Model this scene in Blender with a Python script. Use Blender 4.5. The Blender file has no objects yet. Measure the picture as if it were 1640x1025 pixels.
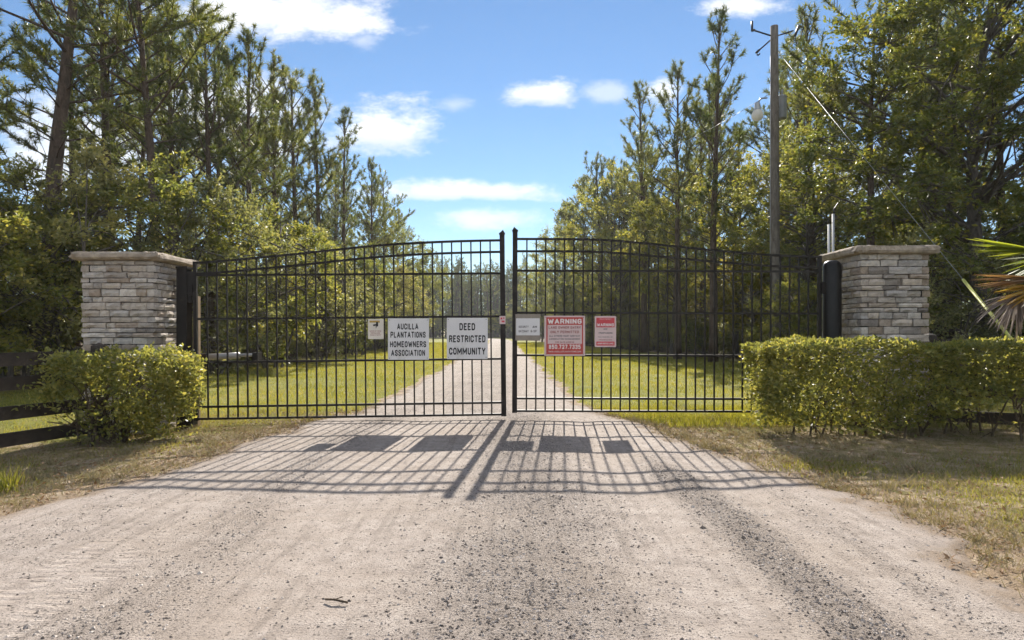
import bpy, math, random
import numpy as np
from mathutils import Vector, Matrix
R = math.radians
SC = bpy.context.scene
COL = SC.collection

# ------------------------------------------------------------------ camera, sky, sun, exposure
CAMZ = 1.01
cam = bpy.data.objects.new('camera', bpy.data.cameras.new('camera'))
COL.objects.link(cam)
cam.location = (0, 0, CAMZ)
cam.rotation_euler = (R(90), 0, 0)
cam.data.sensor_width = 36.0
cam.data.lens = 36.0 * 1000 / 1640
cam.data.shift_y = 19.5 / 1640
cam.data.clip_start = 0.05
cam.data.clip_end = 3000
SC.camera = cam

SUN_EL, SUN_AZ = R(32.3), R(4.7)          # azimuth measured from +Y towards +X
sun = bpy.data.objects.new('sun', bpy.data.lights.new('sun', 'SUN'))
COL.objects.link(sun)
sun.data.energy = 4.4
sun.data.angle = R(0.53)
sun.data.color = (1.0, 0.94, 0.84)
_d = Vector((math.sin(SUN_AZ) * math.cos(SUN_EL), math.cos(SUN_AZ) * math.cos(SUN_EL), math.sin(SUN_EL)))
sun.rotation_euler = _d.to_track_quat('Z', 'Y').to_euler()

SC.view_settings.view_transform = 'Standard'
SC.view_settings.look = 'None'
SC.view_settings.exposure = 1.30
SC.view_settings.gamma = 1.0
SC.cycles.use_denoising = True
SC.cycles.max_bounces = 8
SC.cycles.use_adaptive_sampling = True
SC.cycles.adaptive_threshold = 0.03
SC.cycles.diffuse_bounces = 6
SC.cycles.glossy_bounces = 3
SC.cycles.transmission_bounces = 4
SC.cycles.transparent_max_bounces = 6
SC.cycles.sample_clamp_indirect = 6


class NT:
    """small helper round a node tree"""
    def __init__(s, tree):
        s.t = tree
        tree.nodes.clear()

    def n(s, typ, ins=None, **props):
        nd = s.t.nodes.new(typ)
        for k, v in props.items():
            setattr(nd, k, v)
        for k, v in (ins or {}).items():
            if isinstance(v, bpy.types.NodeSocket):
                s.t.links.new(v, nd.inputs[k])
            else:
                nd.inputs[k].default_value = v
        return nd

    def m(s, op, a, b=0.0, c=0.0, clamp=False):
        nd = s.t.nodes.new('ShaderNodeMath')
        nd.operation = op
        nd.use_clamp = clamp
        for i, v in enumerate((a, b, c)):
            if isinstance(v, bpy.types.NodeSocket):
                s.t.links.new(v, nd.inputs[i])
            else:
                nd.inputs[i].default_value = v
        return nd.outputs[0]

    def mix(s, f, a, b, blend='MIX'):
        nd = s.t.nodes.new('ShaderNodeMix')
        nd.data_type = 'RGBA'
        nd.blend_type = blend
        for i, v in ((0, f), (6, a), (7, b)):
            if isinstance(v, bpy.types.NodeSocket):
                s.t.links.new(v, nd.inputs[i])
            elif i == 0:
                nd.inputs[0].default_value = v
            else:
                nd.inputs[i].default_value = (*v[:3], 1)
        return nd.outputs[2]

    def ss(s, x, a, b):
        nd = s.n('ShaderNodeMapRange', {0: x, 1: a, 2: b, 3: 0.0, 4: 1.0}, interpolation_type='SMOOTHSTEP')
        return nd.outputs[0]

    def noise(s, vec, scale, detail=4, rough=0.55, dist=0.0):
        nd = s.n('ShaderNodeTexNoise', {'Scale': scale, 'Detail': detail, 'Roughness': rough, 'Distortion': dist})
        if vec is not None:
            s.t.links.new(vec, nd.inputs['Vector'])
        return nd.outputs[0]

    def ramp(s, x, stops):
        nd = s.t.nodes.new('ShaderNodeValToRGB')
        while len(nd.color_ramp.elements) < len(stops):
            nd.color_ramp.elements.new(0.5)
        for e, (p, c) in zip(nd.color_ramp.elements, stops):
            e.position = p
            e.color = (*c[:3], 1)
        s.t.links.new(x, nd.inputs[0])
        return nd.outputs[0]

    def link(s, a, b):
        s.t.links.new(a, b)


def build_world():
    w = bpy.data.worlds.new('World')
    SC.world = w
    w.use_nodes = True
    t = NT(w.node_tree)
    sky = t.n('ShaderNodeTexSky', sky_type='NISHITA', sun_disc=False, sun_elevation=SUN_EL, sun_rotation=SUN_AZ,
              altitude=0.0, air_density=1.0, dust_density=0.0, ozone_density=3.0)
    hs = t.n('ShaderNodeHueSaturation', {'Hue': 0.5, 'Saturation': 1.06, 'Value': 1.0, 'Color': sky.outputs[0]})
    tc = t.n('ShaderNodeTexCoord')
    d = tc.outputs['Generated']
    sep = t.n('ShaderNodeSeparateXYZ', {0: d})
    x, y, z = sep.outputs
    ys = t.m('MAXIMUM', y, 0.05)
    u = t.m('DIVIDE', x, ys)
    v = t.m('DIVIDE', z, ys)
    uv = t.n('ShaderNodeCombineXYZ', {0: u, 1: v, 2: 0.0}).outputs[0]
    sc1 = t.n('ShaderNodeVectorMath', {0: uv, 1: (10.0, 19.0, 1.0)}, operation='MULTIPLY').outputs[0]
    wob = t.m('MULTIPLY_ADD', t.noise(sc1, 1.0, 6, 0.70), 2.5, -1.25)
    # (u, v, half width, half height, opacity, flat base)
    clouds = [(-0.40, 0.515, 0.22, 0.050, 0.85, 0), (-0.27, 0.500, 0.09, 0.035, 0.95, 0), (-0.212, 0.318, 0.092, 0.058, 1.0, 1),
              (0.045, 0.378, 0.062, 0.032, 1.0, 1), (0.145, 0.383, 0.045, 0.018, 0.4, 0), (-0.085, 0.222, 0.175, 0.022, 0.8, 1),
              (-0.04, 0.182, 0.095, 0.020, 0.55, 0), (0.37, 0.525, 0.075, 0.022, 0.8, 0), (-0.085, 0.365, 0.035, 0.014, 0.3, 0),
              (-0.235, 0.467, 0.035, 0.017, 0.4, 0), (-0.46, 0.34, 0.17, 0.085, 0.85, 0), (-0.70, 0.30, 0.17, 0.10, 0.7, 0),
              (0.245, 0.385, 0.035, 0.024, 0.9, 0), (0.50, 0.25, 0.20, 0.07, 0.55, 0)]
    tot = shade = None
    for (cu, cv, a, b, op, flat) in clouds:
        q = t.n('ShaderNodeVectorMath', {0: uv, 1: (1 / a, 1 / b, 1.0), 2: (-cu / a, -cv / b, 0.0)}, operation='MULTIPLY_ADD').outputs[0]
        r = t.n('ShaderNodeVectorMath', {0: q}, operation='LENGTH').outputs['Value']
        if flat:                                  # cumulus: flat, greyer underside
            dv = t.n('ShaderNodeSeparateXYZ', {0: q}).outputs[1]
            r = t.m('MAXIMUM', r, t.m('MULTIPLY', dv, -1.9))
        dens = t.n('ShaderNodeMapRange', {0: t.m('ADD', r, wob), 1: 1.2, 2: 0.15, 3: 0.0, 4: op}, interpolation_type='SMOOTHSTEP').outputs[0]
        tot = dens if tot is None else t.m('MAXIMUM', tot, dens)
        if flat:
            sh = t.m('MULTIPLY', t.ss(dv, 0.35, -0.45), dens)
            shade = sh if shade is None else t.m('MAXIMUM', shade, sh)
    front = t.ss(y, 0.12, 0.3)
    # unseen sky: scattered cloud goes on, its cover raised to fill the shade
    zz = t.m('ADD', t.m('MAXIMUM', z, 0.0), 0.12)
    pl = t.n('ShaderNodeCombineXYZ', {0: t.m('DIVIDE', x, zz), 1: t.m('DIVIDE', y, zz), 2: 0.0}).outputs[0]
    ng = t.ss(t.noise(pl, 0.9, 4, 0.6), 0.43, 0.62)
    ng = t.m('MULTIPLY', ng, t.ss(z, 0.0, 0.15))
    ng = t.m('MULTIPLY', ng, t.m('SUBTRACT', 1.0, front))
    allc = t.m('MAXIMUM', t.m('MULTIPLY', tot, front), ng)
    ccol = t.mix(t.m('MULTIPLY', shade, 0.75), (9.6, 9.5, 9.4), (4.9, 5.6, 6.8))
    col = t.mix(allc, hs.outputs[0], ccol)
    bg = t.n('ShaderNodeBackground', {'Color': col, 'Strength': 0.0555})
    out = t.n('ShaderNodeOutputWorld')
    t.link(bg.outputs[0], out.inputs[0])


build_world()


# ------------------------------------------------------------------ materials
MATS = {}


def new_mat(name):
    m = bpy.data.materials.new(name)
    m.use_nodes = True
    t = NT(m.node_tree)
    MATS[name] = m
    return m, t


def finish(t, shader):
    o = t.n('ShaderNodeOutputMaterial')
    t.link(shader, o.inputs[0])


def plain(name, col, rough=0.6, metal=0.0, spec=0.5, var=0.25, scale=8.0, bump=0.0, bscale=60.0, obj_rand=0.0, dirt=None):
    m, t = new_mat(name)
    tc = t.n('ShaderNodeTexCoord').outputs['Object']
    nz = t.noise(tc, scale, 5, 0.6)
    dark = [c * (1 - var) for c in col]
    lite = [min(1, c * (1 + var)) for c in col]
    c = t.ramp(nz, [(0.3, dark), (0.7, lite)])
    if dirt:
        c = t.mix(t.ss(t.noise(tc, scale * 0.6, 6, 0.65), 0.52, 0.72), c, dirt)
    if obj_rand:
        rnd = t.n('ShaderNodeObjectInfo').outputs['Random']
        c = t.mix(1.0, c, t.ramp(rnd, [(0, (1 - obj_rand,) * 3), (1, (1 + obj_rand * .6,) * 3)]), 'MULTIPLY')
    ins = {'Base Color': c, 'Roughness': rough, 'Metallic': metal, 'Specular IOR Level': spec}
    if bump:
        ins['Normal'] = t.n('ShaderNodeBump', {'Strength': bump, 'Distance': 0.02, 'Height': t.noise(tc, bscale, 5, 0.65)}).outputs[0]
    finish(t, t.n('ShaderNodeBsdfPrincipled', ins).outputs[0])
    return m


def leaf_mat(name, cols, trans=0.45, tcol=1.5, rough=0.45, spec=0.4, objvar=0.25, clump=1.2):
    """two-sided thin leaf: reflection + light shining through"""
    m, t = new_mat(name)
    isl = t.n('ShaderNodeNewGeometry').outputs['Random Per Island']
    tc = t.n('ShaderNodeTexCoord').outputs['Object']
    big = t.noise(tc, clump, 2, 0.5)
    f = t.m('ADD', t.m('MULTIPLY', isl, 0.55), t.m('MULTIPLY', big, 0.45))
    c = t.ramp(f, [(0.12 + 0.76 * i / (len(cols) - 1), q) for i, q in enumerate(cols)])
    rnd = t.n('ShaderNodeObjectInfo').outputs['Random']
    c = t.mix(1.0, c, t.ramp(rnd, [(0, (1 - objvar, 1 - objvar * .8, 1 - objvar)), (0.5, (1, 1, 1)), (1, (1 + objvar, 1 + objvar * .7, 1 - objvar * .3))]), 'MULTIPLY')
    tr = t.mix(1.0, c, (tcol * 1.08, tcol, tcol * 0.58), 'MULTIPLY')
    p = t.n('ShaderNodeBsdfPrincipled', {'Base Color': c, 'Roughness': rough, 'Specular IOR Level': spec})
    q = t.n('ShaderNodeBsdfTranslucent', {'Color': tr})
    mx = t.n('ShaderNodeMixShader', {0: trans, 1: p.outputs[0], 2: q.outputs[0]})
    finish(t, mx.outputs[0])
    return m


def bark_mat(name, col, col2, vs=1.0):
    m, t = new_mat(name)
    tc = t.n('ShaderNodeTexCoord').outputs['Object']
    st = t.n('ShaderNodeVectorMath', {0: tc, 1: (9 * vs, 9 * vs, 2.2 * vs)}, operation='MULTIPLY').outputs[0]
    n = t.noise(st, 1.6, 7, 0.7, 0.6)
    c = t.ramp(n, [(0.3, col), (0.72, col2)])
    b = t.n('ShaderNodeBump', {'Strength': 0.9, 'Distance': 0.03, 'Height': n}).outputs[0]
    finish(t, t.n('ShaderNodeBsdfPrincipled', {'Base Color': c, 'Roughness': 0.9, 'Specular IOR Level': 0.15, 'Normal': b}).outputs[0])
    return m


leaf_mat('pine_needle', [(0.065, 0.095, 0.040), (0.110, 0.140, 0.050), (0.155, 0.172, 0.058), (0.22, 0.19, 0.07)], trans=0.44, tcol=1.45, rough=0.45, spec=0.3, clump=0.8)
leaf_mat('oak_leaf', [(0.095, 0.120, 0.045), (0.160, 0.185, 0.055), (0.22, 0.22, 0.065), (0.29, 0.25, 0.065)], trans=0.54, tcol=1.55, clump=0.9)
leaf_mat('sunny_leaf', [(0.075, 0.100, 0.032), (0.120, 0.145, 0.040), (0.175, 0.185, 0.045), (0.33, 0.27, 0.05)], trans=0.48, tcol=1.5, clump=0.8)
leaf_mat('shrub_leaf', [(0.130, 0.142, 0.078), (0.195, 0.205, 0.100), (0.26, 0.26, 0.125), (0.33, 0.295, 0.13)], trans=0.46, tcol=1.4, rough=0.45, spec=0.35, clump=1.0)
leaf_mat('yellow_leaf', [(0.11, 0.125, 0.03), (0.17, 0.17, 0.035), (0.24, 0.21, 0.04), (0.31, 0.235, 0.04)], trans=0.48, tcol=1.4, clump=0.8)
leaf_mat('hedge_leaf', [(0.115, 0.135, 0.045), (0.185, 0.200, 0.062), (0.27, 0.265, 0.075), (0.40, 0.345, 0.11)], trans=0.48, tcol=1.55, rough=0.4, spec=0.45, objvar=0.0, clump=3.0)
leaf_mat('lawn_blade', [(0.125, 0.145, 0.025), (0.19, 0.20, 0.032), (0.27, 0.25, 0.045), (0.35, 0.29, 0.09)], trans=0.45, tcol=1.5, objvar=0.0, clump=0.35)
leaf_mat('dry_blade', [(0.17, 0.155, 0.080), (0.28, 0.235, 0.145), (0.36, 0.30, 0.20), (0.20, 0.19, 0.085)], trans=0.25, tcol=1.15, rough=0.75, spec=0.12, objvar=0.0, clump=1.2)
leaf_mat('litter_leaf', [(0.12, 0.075, 0.045), (0.24, 0.15, 0.085), (0.34, 0.23, 0.15), (0.18, 0.115, 0.06)], trans=0.12, tcol=1.2, rough=0.8, spec=0.1, objvar=0.0, clump=2.0)
leaf_mat('far_leaf', [(0.055, 0.080, 0.036), (0.085, 0.112, 0.042), (0.12, 0.135, 0.05)], trans=0.25, tcol=1.3, rough=0.7, spec=0.1, objvar=0.0, clump=0.15)
leaf_mat('palm_green', [(0.11, 0.15, 0.02), (0.17, 0.20, 0.025), (0.22, 0.24, 0.03)], trans=0.5, tcol=1.9, objvar=0.0)
leaf_mat('palm_yellow', [(0.30, 0.17, 0.03), (0.36, 0.22, 0.04), (0.30, 0.24, 0.04)], trans=0.45, tcol=1.5, objvar=0.0)
leaf_mat('palm_brown', [(0.24, 0.13, 0.06), (0.30, 0.18, 0.09), (0.34, 0.22, 0.12)], trans=0.35, tcol=1.3, objvar=0.0)
leaf_mat('palm_dead', [(0.15, 0.115, 0.095), (0.22, 0.175, 0.15), (0.29, 0.24, 0.21)], trans=0.15, tcol=1.1, rough=0.8, spec=0.1, objvar=0.0)
bark_mat('pine_bark', (0.045, 0.034, 0.027), (0.16, 0.115, 0.085))
bark_mat('oak_bark', (0.05, 0.043, 0.036), (0.17, 0.145, 0.12))
bark_mat('stem_bark', (0.07, 0.05, 0.035), (0.21, 0.16, 0.115), 3.0)
bark_mat('pole_wood', (0.10, 0.085, 0.072), (0.26, 0.23, 0.20), 1.2)
plain('black_paint', (0.016, 0.012, 0.010), 0.5, 0, 0.25, 0.3, 14, dirt=(0.040, 0.031, 0.025))
plain('black_pipe', (0.012, 0.010, 0.009), 0.4, 0, 0.3, 0.25, 10)
plain('matte_tan', (0.42, 0.29, 0.17), 0.8, var=0.2, scale=12)
plain('fence_board', (0.058, 0.044, 0.035), 0.75, 0, 0.3, 0.35, 9, bump=0.4, bscale=40, obj_rand=0.25, dirt=(0.10, 0.082, 0.066))


def stone_mat():
    m, t = new_mat('stone')
    tc = t.n('ShaderNodeTexCoord').outputs['Object']
    geo = t.n('ShaderNodeNewGeometry').outputs['Position']
    rnd_ = t.n('ShaderNodeObjectInfo').outputs['Random']
    c = t.ramp(rnd_, [(0.0, (0.20, 0.175, 0.16)), (0.18, (0.40, 0.355, 0.315)), (0.38, (0.50, 0.43, 0.365)), (0.55, (0.38, 0.35, 0.33)), (0.75, (0.60, 0.545, 0.49)), (0.9, (0.33, 0.265, 0.21)), (1.0, (0.48, 0.43, 0.39))])
    n = t.noise(geo, 16, 6, 0.7)
    c = t.mix(1.0, c, t.ramp(n, [(0.3, (0.82, 0.80, 0.78)), (0.52, (1.2, 1.2, 1.2)), (0.75, (1.4, 1.36, 1.3))]), 'MULTIPLY')
    c = t.mix(t.m('MULTIPLY', t.ss(t.noise(geo, 3.0, 5, 0.6), 0.52, 0.70), 0.45), c, (0.27, 0.215, 0.165))
    b = t.n('ShaderNodeBump', {'Strength': 0.9, 'Distance': 0.02, 'Height': t.noise(geo, 60, 6, 0.7)}).outputs[0]
    finish(t, t.n('ShaderNodeBsdfPrincipled', {'Base Color': c, 'Roughness': 0.92, 'Specular IOR Level': 0.15, 'Normal': b}).outputs[0])


stone_mat()
plain('cap_stone', (0.38, 0.315, 0.25), 0.92, 0, 0.15, 0.35, 9, bump=1.0, bscale=38, dirt=(0.20, 0.16, 0.125))
plain('mortar', (0.045, 0.040, 0.036), 0.95, var=0.3, scale=20)
plain('sign_white', (0.66, 0.64, 0.64), 0.45, 0, 0.4, 0.05, 6, dirt=(0.55, 0.53, 0.51))
plain('sign_cream', (0.66, 0.60, 0.52), 0.5, 0, 0.4, 0.08, 6)
plain('sign_red', (0.46, 0.06, 0.05), 0.45, 0, 0.4, 0.10, 6)
plain('sign_crimson', (0.55, 0.06, 0.075), 0.45, 0, 0.4, 0.10, 6)
plain('sign_pink', (0.62, 0.47, 0.46), 0.5, 0, 0.4, 0.06, 6)
plain('sign_yellow', (0.42, 0.27, 0.05), 0.5, var=0.15)
plain('ink_black', (0.018, 0.016, 0.017), 0.5, var=0.1)
plain('ink_grey', (0.16, 0.14, 0.14), 0.5, var=0.1)
plain('ink_brown', (0.30, 0.10, 0.09), 0.5, var=0.1)
plain('ink_white', (0.74, 0.68, 0.66), 0.5, var=0.05)
plain('backing_board', (0.26, 0.22, 0.18), 0.7, var=0.2)
plain('galvanised', (0.42, 0.43, 0.44), 0.5, 0.6, 0.5, 0.15, 12)
plain('dark_steel', (0.05, 0.052, 0.058), 0.5, 0.5, 0.5, 0.2, 12)
plain('grey_can', (0.24, 0.255, 0.265), 0.45, 0.1, 0.5, 0.1, 8)
plain('grey_pvc', (0.36, 0.37, 0.38), 0.5, 0, 0.4, 0.1, 8)
plain('opener_paint', (0.36, 0.34, 0.32), 0.4, 0.1, 0.5, 0.1, 8)
plain('guard_yellow', (0.46, 0.46, 0.10), 0.5, 0, 0.4, 0.1, 8)
plain('pebble', (0.30, 0.275, 0.255), 0.9, 0, 0.25, 0.3, 6)
plain('bleached_wood', (0.50, 0.46, 0.42), 0.9, var=0.25, scale=6, bump=0.5, bscale=20)


def pebble_mat():
    m, t = new_mat('pebbles')
    isl = t.n('ShaderNodeNewGeometry').outputs['Random Per Island']
    c = t.ramp(isl, [(0.0, (0.09, 0.072, 0.06)), (0.3, (0.19, 0.158, 0.135)), (0.65, (0.34, 0.29, 0.255)), (1.0, (0.50, 0.44, 0.395))])
    finish(t, t.n('ShaderNodeBsdfPrincipled', {'Base Color': c, 'Roughness': 0.85, 'Specular IOR Level': 0.3}).outputs[0])


def lens_mat():
    m, t = new_mat('lamp_lens')
    p = t.n('ShaderNodeBsdfPrincipled', {'Base Color': (0.86, 0.84, 0.80, 1), 'Roughness': 0.22})
    q = t.n('ShaderNodeBsdfTranslucent', {'Color': (0.9, 0.88, 0.84, 1)})
    finish(t, t.n('ShaderNodeMixShader', {0: 0.5, 1: p.outputs[0], 2: q.outputs[0]}).outputs[0])


def road_mat():
    m, t = new_mat('road_sand')
    tc = t.n('ShaderNodeTexCoord').outputs['Object']
    g = t.n('ShaderNodeAttribute', attribute_name='gravel').outputs['Fac']
    fine = t.noise(tc, 90, 4, 0.7)
    mid = t.noise(tc, 9, 6, 0.65)
    big = t.noise(tc, 1.1, 4, 0.55)
    c = t.ramp(mid, [(0.26, (0.235, 0.195, 0.168)), (0.5, (0.335, 0.285, 0.250)), (0.78, (0.43, 0.375, 0.335))])
    c = t.mix(t.m('MULTIPLY', t.ss(big, 0.42, 0.66), 0.5), c, (0.30, 0.245, 0.20))
    # long faint wheel streaks
    stv = t.n('ShaderNodeVectorMath', {0: tc, 1: (16.0, 1.1, 1.0)}, operation='MULTIPLY').outputs[0]
    streak = t.noise(stv, 1.0, 5, 0.65)
    c = t.mix(t.m('MULTIPLY', t.ss(streak, 0.47, 0.70), 0.55), c, (0.18, 0.148, 0.125))
    edge = t.n('ShaderNodeAttribute', attribute_name='edge').outputs['Fac']
    c = t.mix(t.m('MULTIPLY', t.ss(t.m('ADD', edge, t.m('MULTIPLY', t.m('SUBTRACT', mid, 0.5), 1.2)), 0.25, 0.8), 0.8), c, (0.20, 0.145, 0.098))
    c = t.mix(t.m('MULTIPLY', t.ss(g, 0.25, 0.95), 0.26), c, (0.185, 0.155, 0.135))
    # grains of gravel pressed into the sand
    gw = t.m('ADD', g, t.m('MULTIPLY', t.m('SUBTRACT', t.noise(tc, 14, 4, 0.6), 0.5), 1.0))
    for (sc_, base, gain, cols) in ((58.0, 0.10, 0.36, (0.060, 0.050, 0.043)), (110.0, 0.20, 0.42, (0.10, 0.083, 0.072)), (190.0, 0.26, 0.40, (0.15, 0.125, 0.108))):
        vor = t.n('ShaderNodeTexVoronoi', {'Vector': tc, 'Scale': sc_, 'Randomness': 1.0})
        rv = t.n('ShaderNodeSeparateColor', {0: vor.outputs['Color']}).outputs[0]
        on = t.ss(t.m('SUBTRACT', t.m('MULTIPLY_ADD', gw, gain, base), rv), -0.02, 0.03)
        dot = t.m('MULTIPLY', on, t.ss(vor.outputs['Distance'], 0.46, 0.26))
        c = t.mix(t.m('MULTIPLY', dot, 0.78), c, cols)
    # tyre tread pressed in the near left of the track
    sp = t.n('ShaderNodeSeparateXYZ', {0: tc})
    tx = t.m('ADD', sp.outputs[0], t.m('MULTIPLY', t.m('SUBTRACT', big, 0.5), 0.12))
    band = t.m('MAXIMUM', t.m('MULTIPLY', t.ss(tx, -2.04, -2.0), t.ss(tx, -1.82, -1.86)), t.m('MULTIPLY', t.ss(tx, -1.78, -1.74), t.ss(tx, -1.60, -1.63)))
    wv = t.m('SINE', t.m('ADD', t.m('MULTIPLY', sp.outputs[1], 120.0), t.m('MULTIPLY', t.noise(tc, 5.0, 3), 9.0)))
    band = t.m('MULTIPLY', t.m('MULTIPLY', band, t.ss(t.noise(tc, 7.0, 3), 0.34, 0.5)), t.ss(sp.outputs[1], 3.4, 2.5))
    tread = t.m('MULTIPLY', t.ss(wv, -0.2, 0.5), band)
    hgt = t.m('ADD', t.m('MULTIPLY', fine, t.m('ADD', 0.28, t.m('MULTIPLY', g, 0.5))), t.m('MULTIPLY', mid, 0.35))
    hgt = t.m('SUBTRACT', hgt, t.m('MULTIPLY', tread, 0.13))
    b = t.n('ShaderNodeBump', {'Strength': 0.75, 'Distance': 0.03, 'Height': hgt}).outputs[0]
    finish(t, t.n('ShaderNodeBsdfPrincipled', {'Base Color': c, 'Roughness': 0.95, 'Specular IOR Level': 0.15, 'Normal': b}).outputs[0])


def ground_mat():
    m, t = new_mat('ground_soil')
    tc = t.n('ShaderNodeTexCoord').outputs['Object']
    A = lambda n: t.n('ShaderNodeAttribute', attribute_name=n).outputs['Fac']
    verge, forest = A('verge'), A('forest')
    mid = t.noise(tc, 6, 7, 0.7)
    fine = t.noise(tc, 55, 4, 0.7)
    big = t.noise(tc, 0.35, 4, 0.6)
    lawn = t.ramp(t.m('ADD', t.m('MULTIPLY', mid, 0.6), t.m('MULTIPLY', big, 0.4)),
                  [(0.33, (0.12, 0.130, 0.028)), (0.5, (0.185, 0.185, 0.036)), (0.66, (0.27, 0.22, 0.07))])
    vg = t.ramp(mid, [(0.3, (0.16, 0.11, 0.07)), (0.5, (0.29, 0.215, 0.145)), (0.7, (0.42, 0.345, 0.26))])
    fl = t.ramp(mid, [(0.3, (0.055, 0.042, 0.025)), (0.55, (0.12, 0.088, 0.05)), (0.75, (0.19, 0.14, 0.08))])
    c = t.mix(t.ss(t.m('ADD', verge, t.m('MULTIPLY', t.m('SUBTRACT', mid, 0.5), 0.8)), 0.35, 0.65), lawn, vg)
    c = t.mix(forest, c, fl)
    h = t.m('ADD', t.m('MULTIPLY', mid, 0.6), t.m('MULTIPLY', fine, 0.4))
    b = t.n('ShaderNodeBump', {'Strength': 0.9, 'Distance': 0.05, 'Height': h}).outputs[0]
    finish(t, t.n('ShaderNodeBsdfPrincipled', {'Base Color': c, 'Roughness': 0.95, 'Specular IOR Level': 0.1, 'Normal': b}).outputs[0])


pebble_mat()
lens_mat()
road_mat()
ground_mat()


# ------------------------------------------------------------------ mesh helpers
class MB:
    """collects triangles and quads as numpy blocks"""
    def __init__(s):
        s.v, s.t, s.q, s.n = [], [], [], 0

    def add(s, V, tris=None, quads=None):
        V = np.asarray(V, dtype=np.float64).reshape(-1, 3)
        if tris is not None and len(tris):
            s.t.append(np.asarray(tris, dtype=np.int64).reshape(-1, 3) + s.n)
        if quads is not None and len(quads):
            s.q.append(np.asarray(quads, dtype=np.int64).reshape(-1, 4) + s.n)
        s.v.append(V)
        s.n += len(V)

    def mesh(s, name, mat, smooth=False):
        me = bpy.data.meshes.new(name)
        V = np.concatenate(s.v)
        T = np.concatenate(s.t) if s.t else np.zeros((0, 3), int)
        Q = np.concatenate(s.q) if s.q else np.zeros((0, 4), int)
        me.vertices.add(len(V))
        me.vertices.foreach_set('co', V.astype(np.float32).ravel())
        me.loops.add(T.size + Q.size)
        me.polygons.add(len(T) + len(Q))
        me.loops.foreach_set('vertex_index', np.concatenate([T.ravel(), Q.ravel()]).astype(np.int32))
        st = np.concatenate([np.arange(len(T)) * 3, T.size + np.arange(len(Q)) * 4]).astype(np.int32)
        me.polygons.foreach_set('loop_start', st)
        me.polygons.foreach_set('use_smooth', np.full(len(T) + len(Q), smooth, dtype=bool))
        if mat:
            me.materials.append(MATS[mat])
        me.update(calc_edges=True)
        me.validate()
        return me

    # ---- shapes
    def box(s, x0, x1, y0, y1, z0, z1, M=None):
        V = np.array([(x, y, z) for z in (z0, z1) for y in (y0, y1) for x in (x0, x1)], float)
        if M is not None:
            V = (np.array(M.to_3x3()) @ V.T).T + np.array(M.translation)
        s.add(V, quads=[(0, 2, 3, 1), (4, 5, 7, 6), (0, 1, 5, 4), (2, 6, 7, 3), (0, 4, 6, 2), (1, 3, 7, 5)])

    def tube(s, P, rad, sides=8, cap=True):
        P = np.asarray(P, float)
        n = len(P)
        rad = np.broadcast_to(np.asarray(rad, float), (n,))
        T = np.gradient(P, axis=0)
        T /= np.linalg.norm(T, axis=1)[:, None] + 1e-9
        ref = np.array([0, 0, 1.0]) if abs(T[0][2]) < 0.9 else np.array([1.0, 0, 0])
        A = np.cross(T, ref)
        A /= np.linalg.norm(A, axis=1)[:, None] + 1e-9
        B = np.cross(T, A)
        a = np.linspace(0, 2 * np.pi, sides, endpoint=False)
        V = P[:, None, :] + rad[:, None, None] * (np.cos(a)[None, :, None] * A[:, None, :] + np.sin(a)[None, :, None] * B[:, None, :])
        i = np.arange(n - 1)[:, None] * sides
        j = np.arange(sides)[None, :]
        k = (j + 1) % sides
        Q = np.stack([i + j, i + k, i + sides + k, i + sides + j], -1).reshape(-1, 4)
        V = V.reshape(-1, 3)
        tr = []
        if cap:
            V = np.vstack([V, P[0], P[-1]])
            b = n * sides
            for q in range(sides):
                tr.append((b, (q + 1) % sides, q))
                tr.append((b + 1, (n - 1) * sides + q, (n - 1) * sides + (q + 1) % sides))
        s.add(V, tr, Q)

    def lathe(s, prof, c=(0, 0, 0), sides=16):
        a = np.linspace(0, 2 * np.pi, sides, endpoint=False)
        V = [(c[0] + r * math.cos(x), c[1] + r * math.sin(x), c[2] + z) for r, z in prof for x in a]
        Q = [(i * sides + j, i * sides + (j + 1) % sides, (i + 1) * sides + (j + 1) % sides, (i + 1) * sides + j)
             for i in range(len(prof) - 1) for j in range(sides)]
        s.add(V, None, Q)


def obj(name, me, parent=None, loc=(0, 0, 0), rot=(0, 0, 0), **props):
    o = bpy.data.objects.new(name, me)
    COL.objects.link(o)
    o.location = loc
    o.rotation_euler = rot
    if parent is not None:
        o.parent = parent
    for k, v in props.items():
        o[k] = v
    return o


def thing(name, label, cat, loc=(0, 0, 0), rz=0.0, group=None):
    o = obj(name, None, None, loc, (0, 0, rz), label=label, category=cat)
    o.empty_display_size = 0.2
    if group:
        o['group'] = group
    return o


def part(name, mb, mat, parent, loc=(0, 0, 0), rot=(0, 0, 0), smooth=False, **props):
    return obj(name, mb.mesh(name, mat, smooth), parent, loc, rot, **props)


def S(x):
    x = np.clip(x, 0, 1)
    return x * x * (3 - 2 * x)


_rs = np.random.RandomState(5)
_NG = _rs.rand(64, 64)


def vnoise(x, y):
    """smooth tiling value noise, vectorised, 0..1"""
    x = np.asarray(x, float)
    y = np.asarray(y, float)
    xi = np.floor(x).astype(int)
    yi = np.floor(y).astype(int)
    fx, fy = S(x - xi), S(y - yi)
    g = lambda a, b: _NG[a % 64, b % 64]
    return (g(xi, yi) * (1 - fx) + g(xi + 1, yi) * fx) * (1 - fy) + (g(xi, yi + 1) * (1 - fx) + g(xi + 1, yi + 1) * fx) * fy


def fbm(x, y, o=3):
    t, a, n = 0, 0.5, 0
    for i in range(o):
        t = t + a * vnoise(x * 2 ** i + 7.3 * i, y * 2 ** i + 3.1 * i)
        n += a
        a *= 0.5
    return t / n


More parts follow.
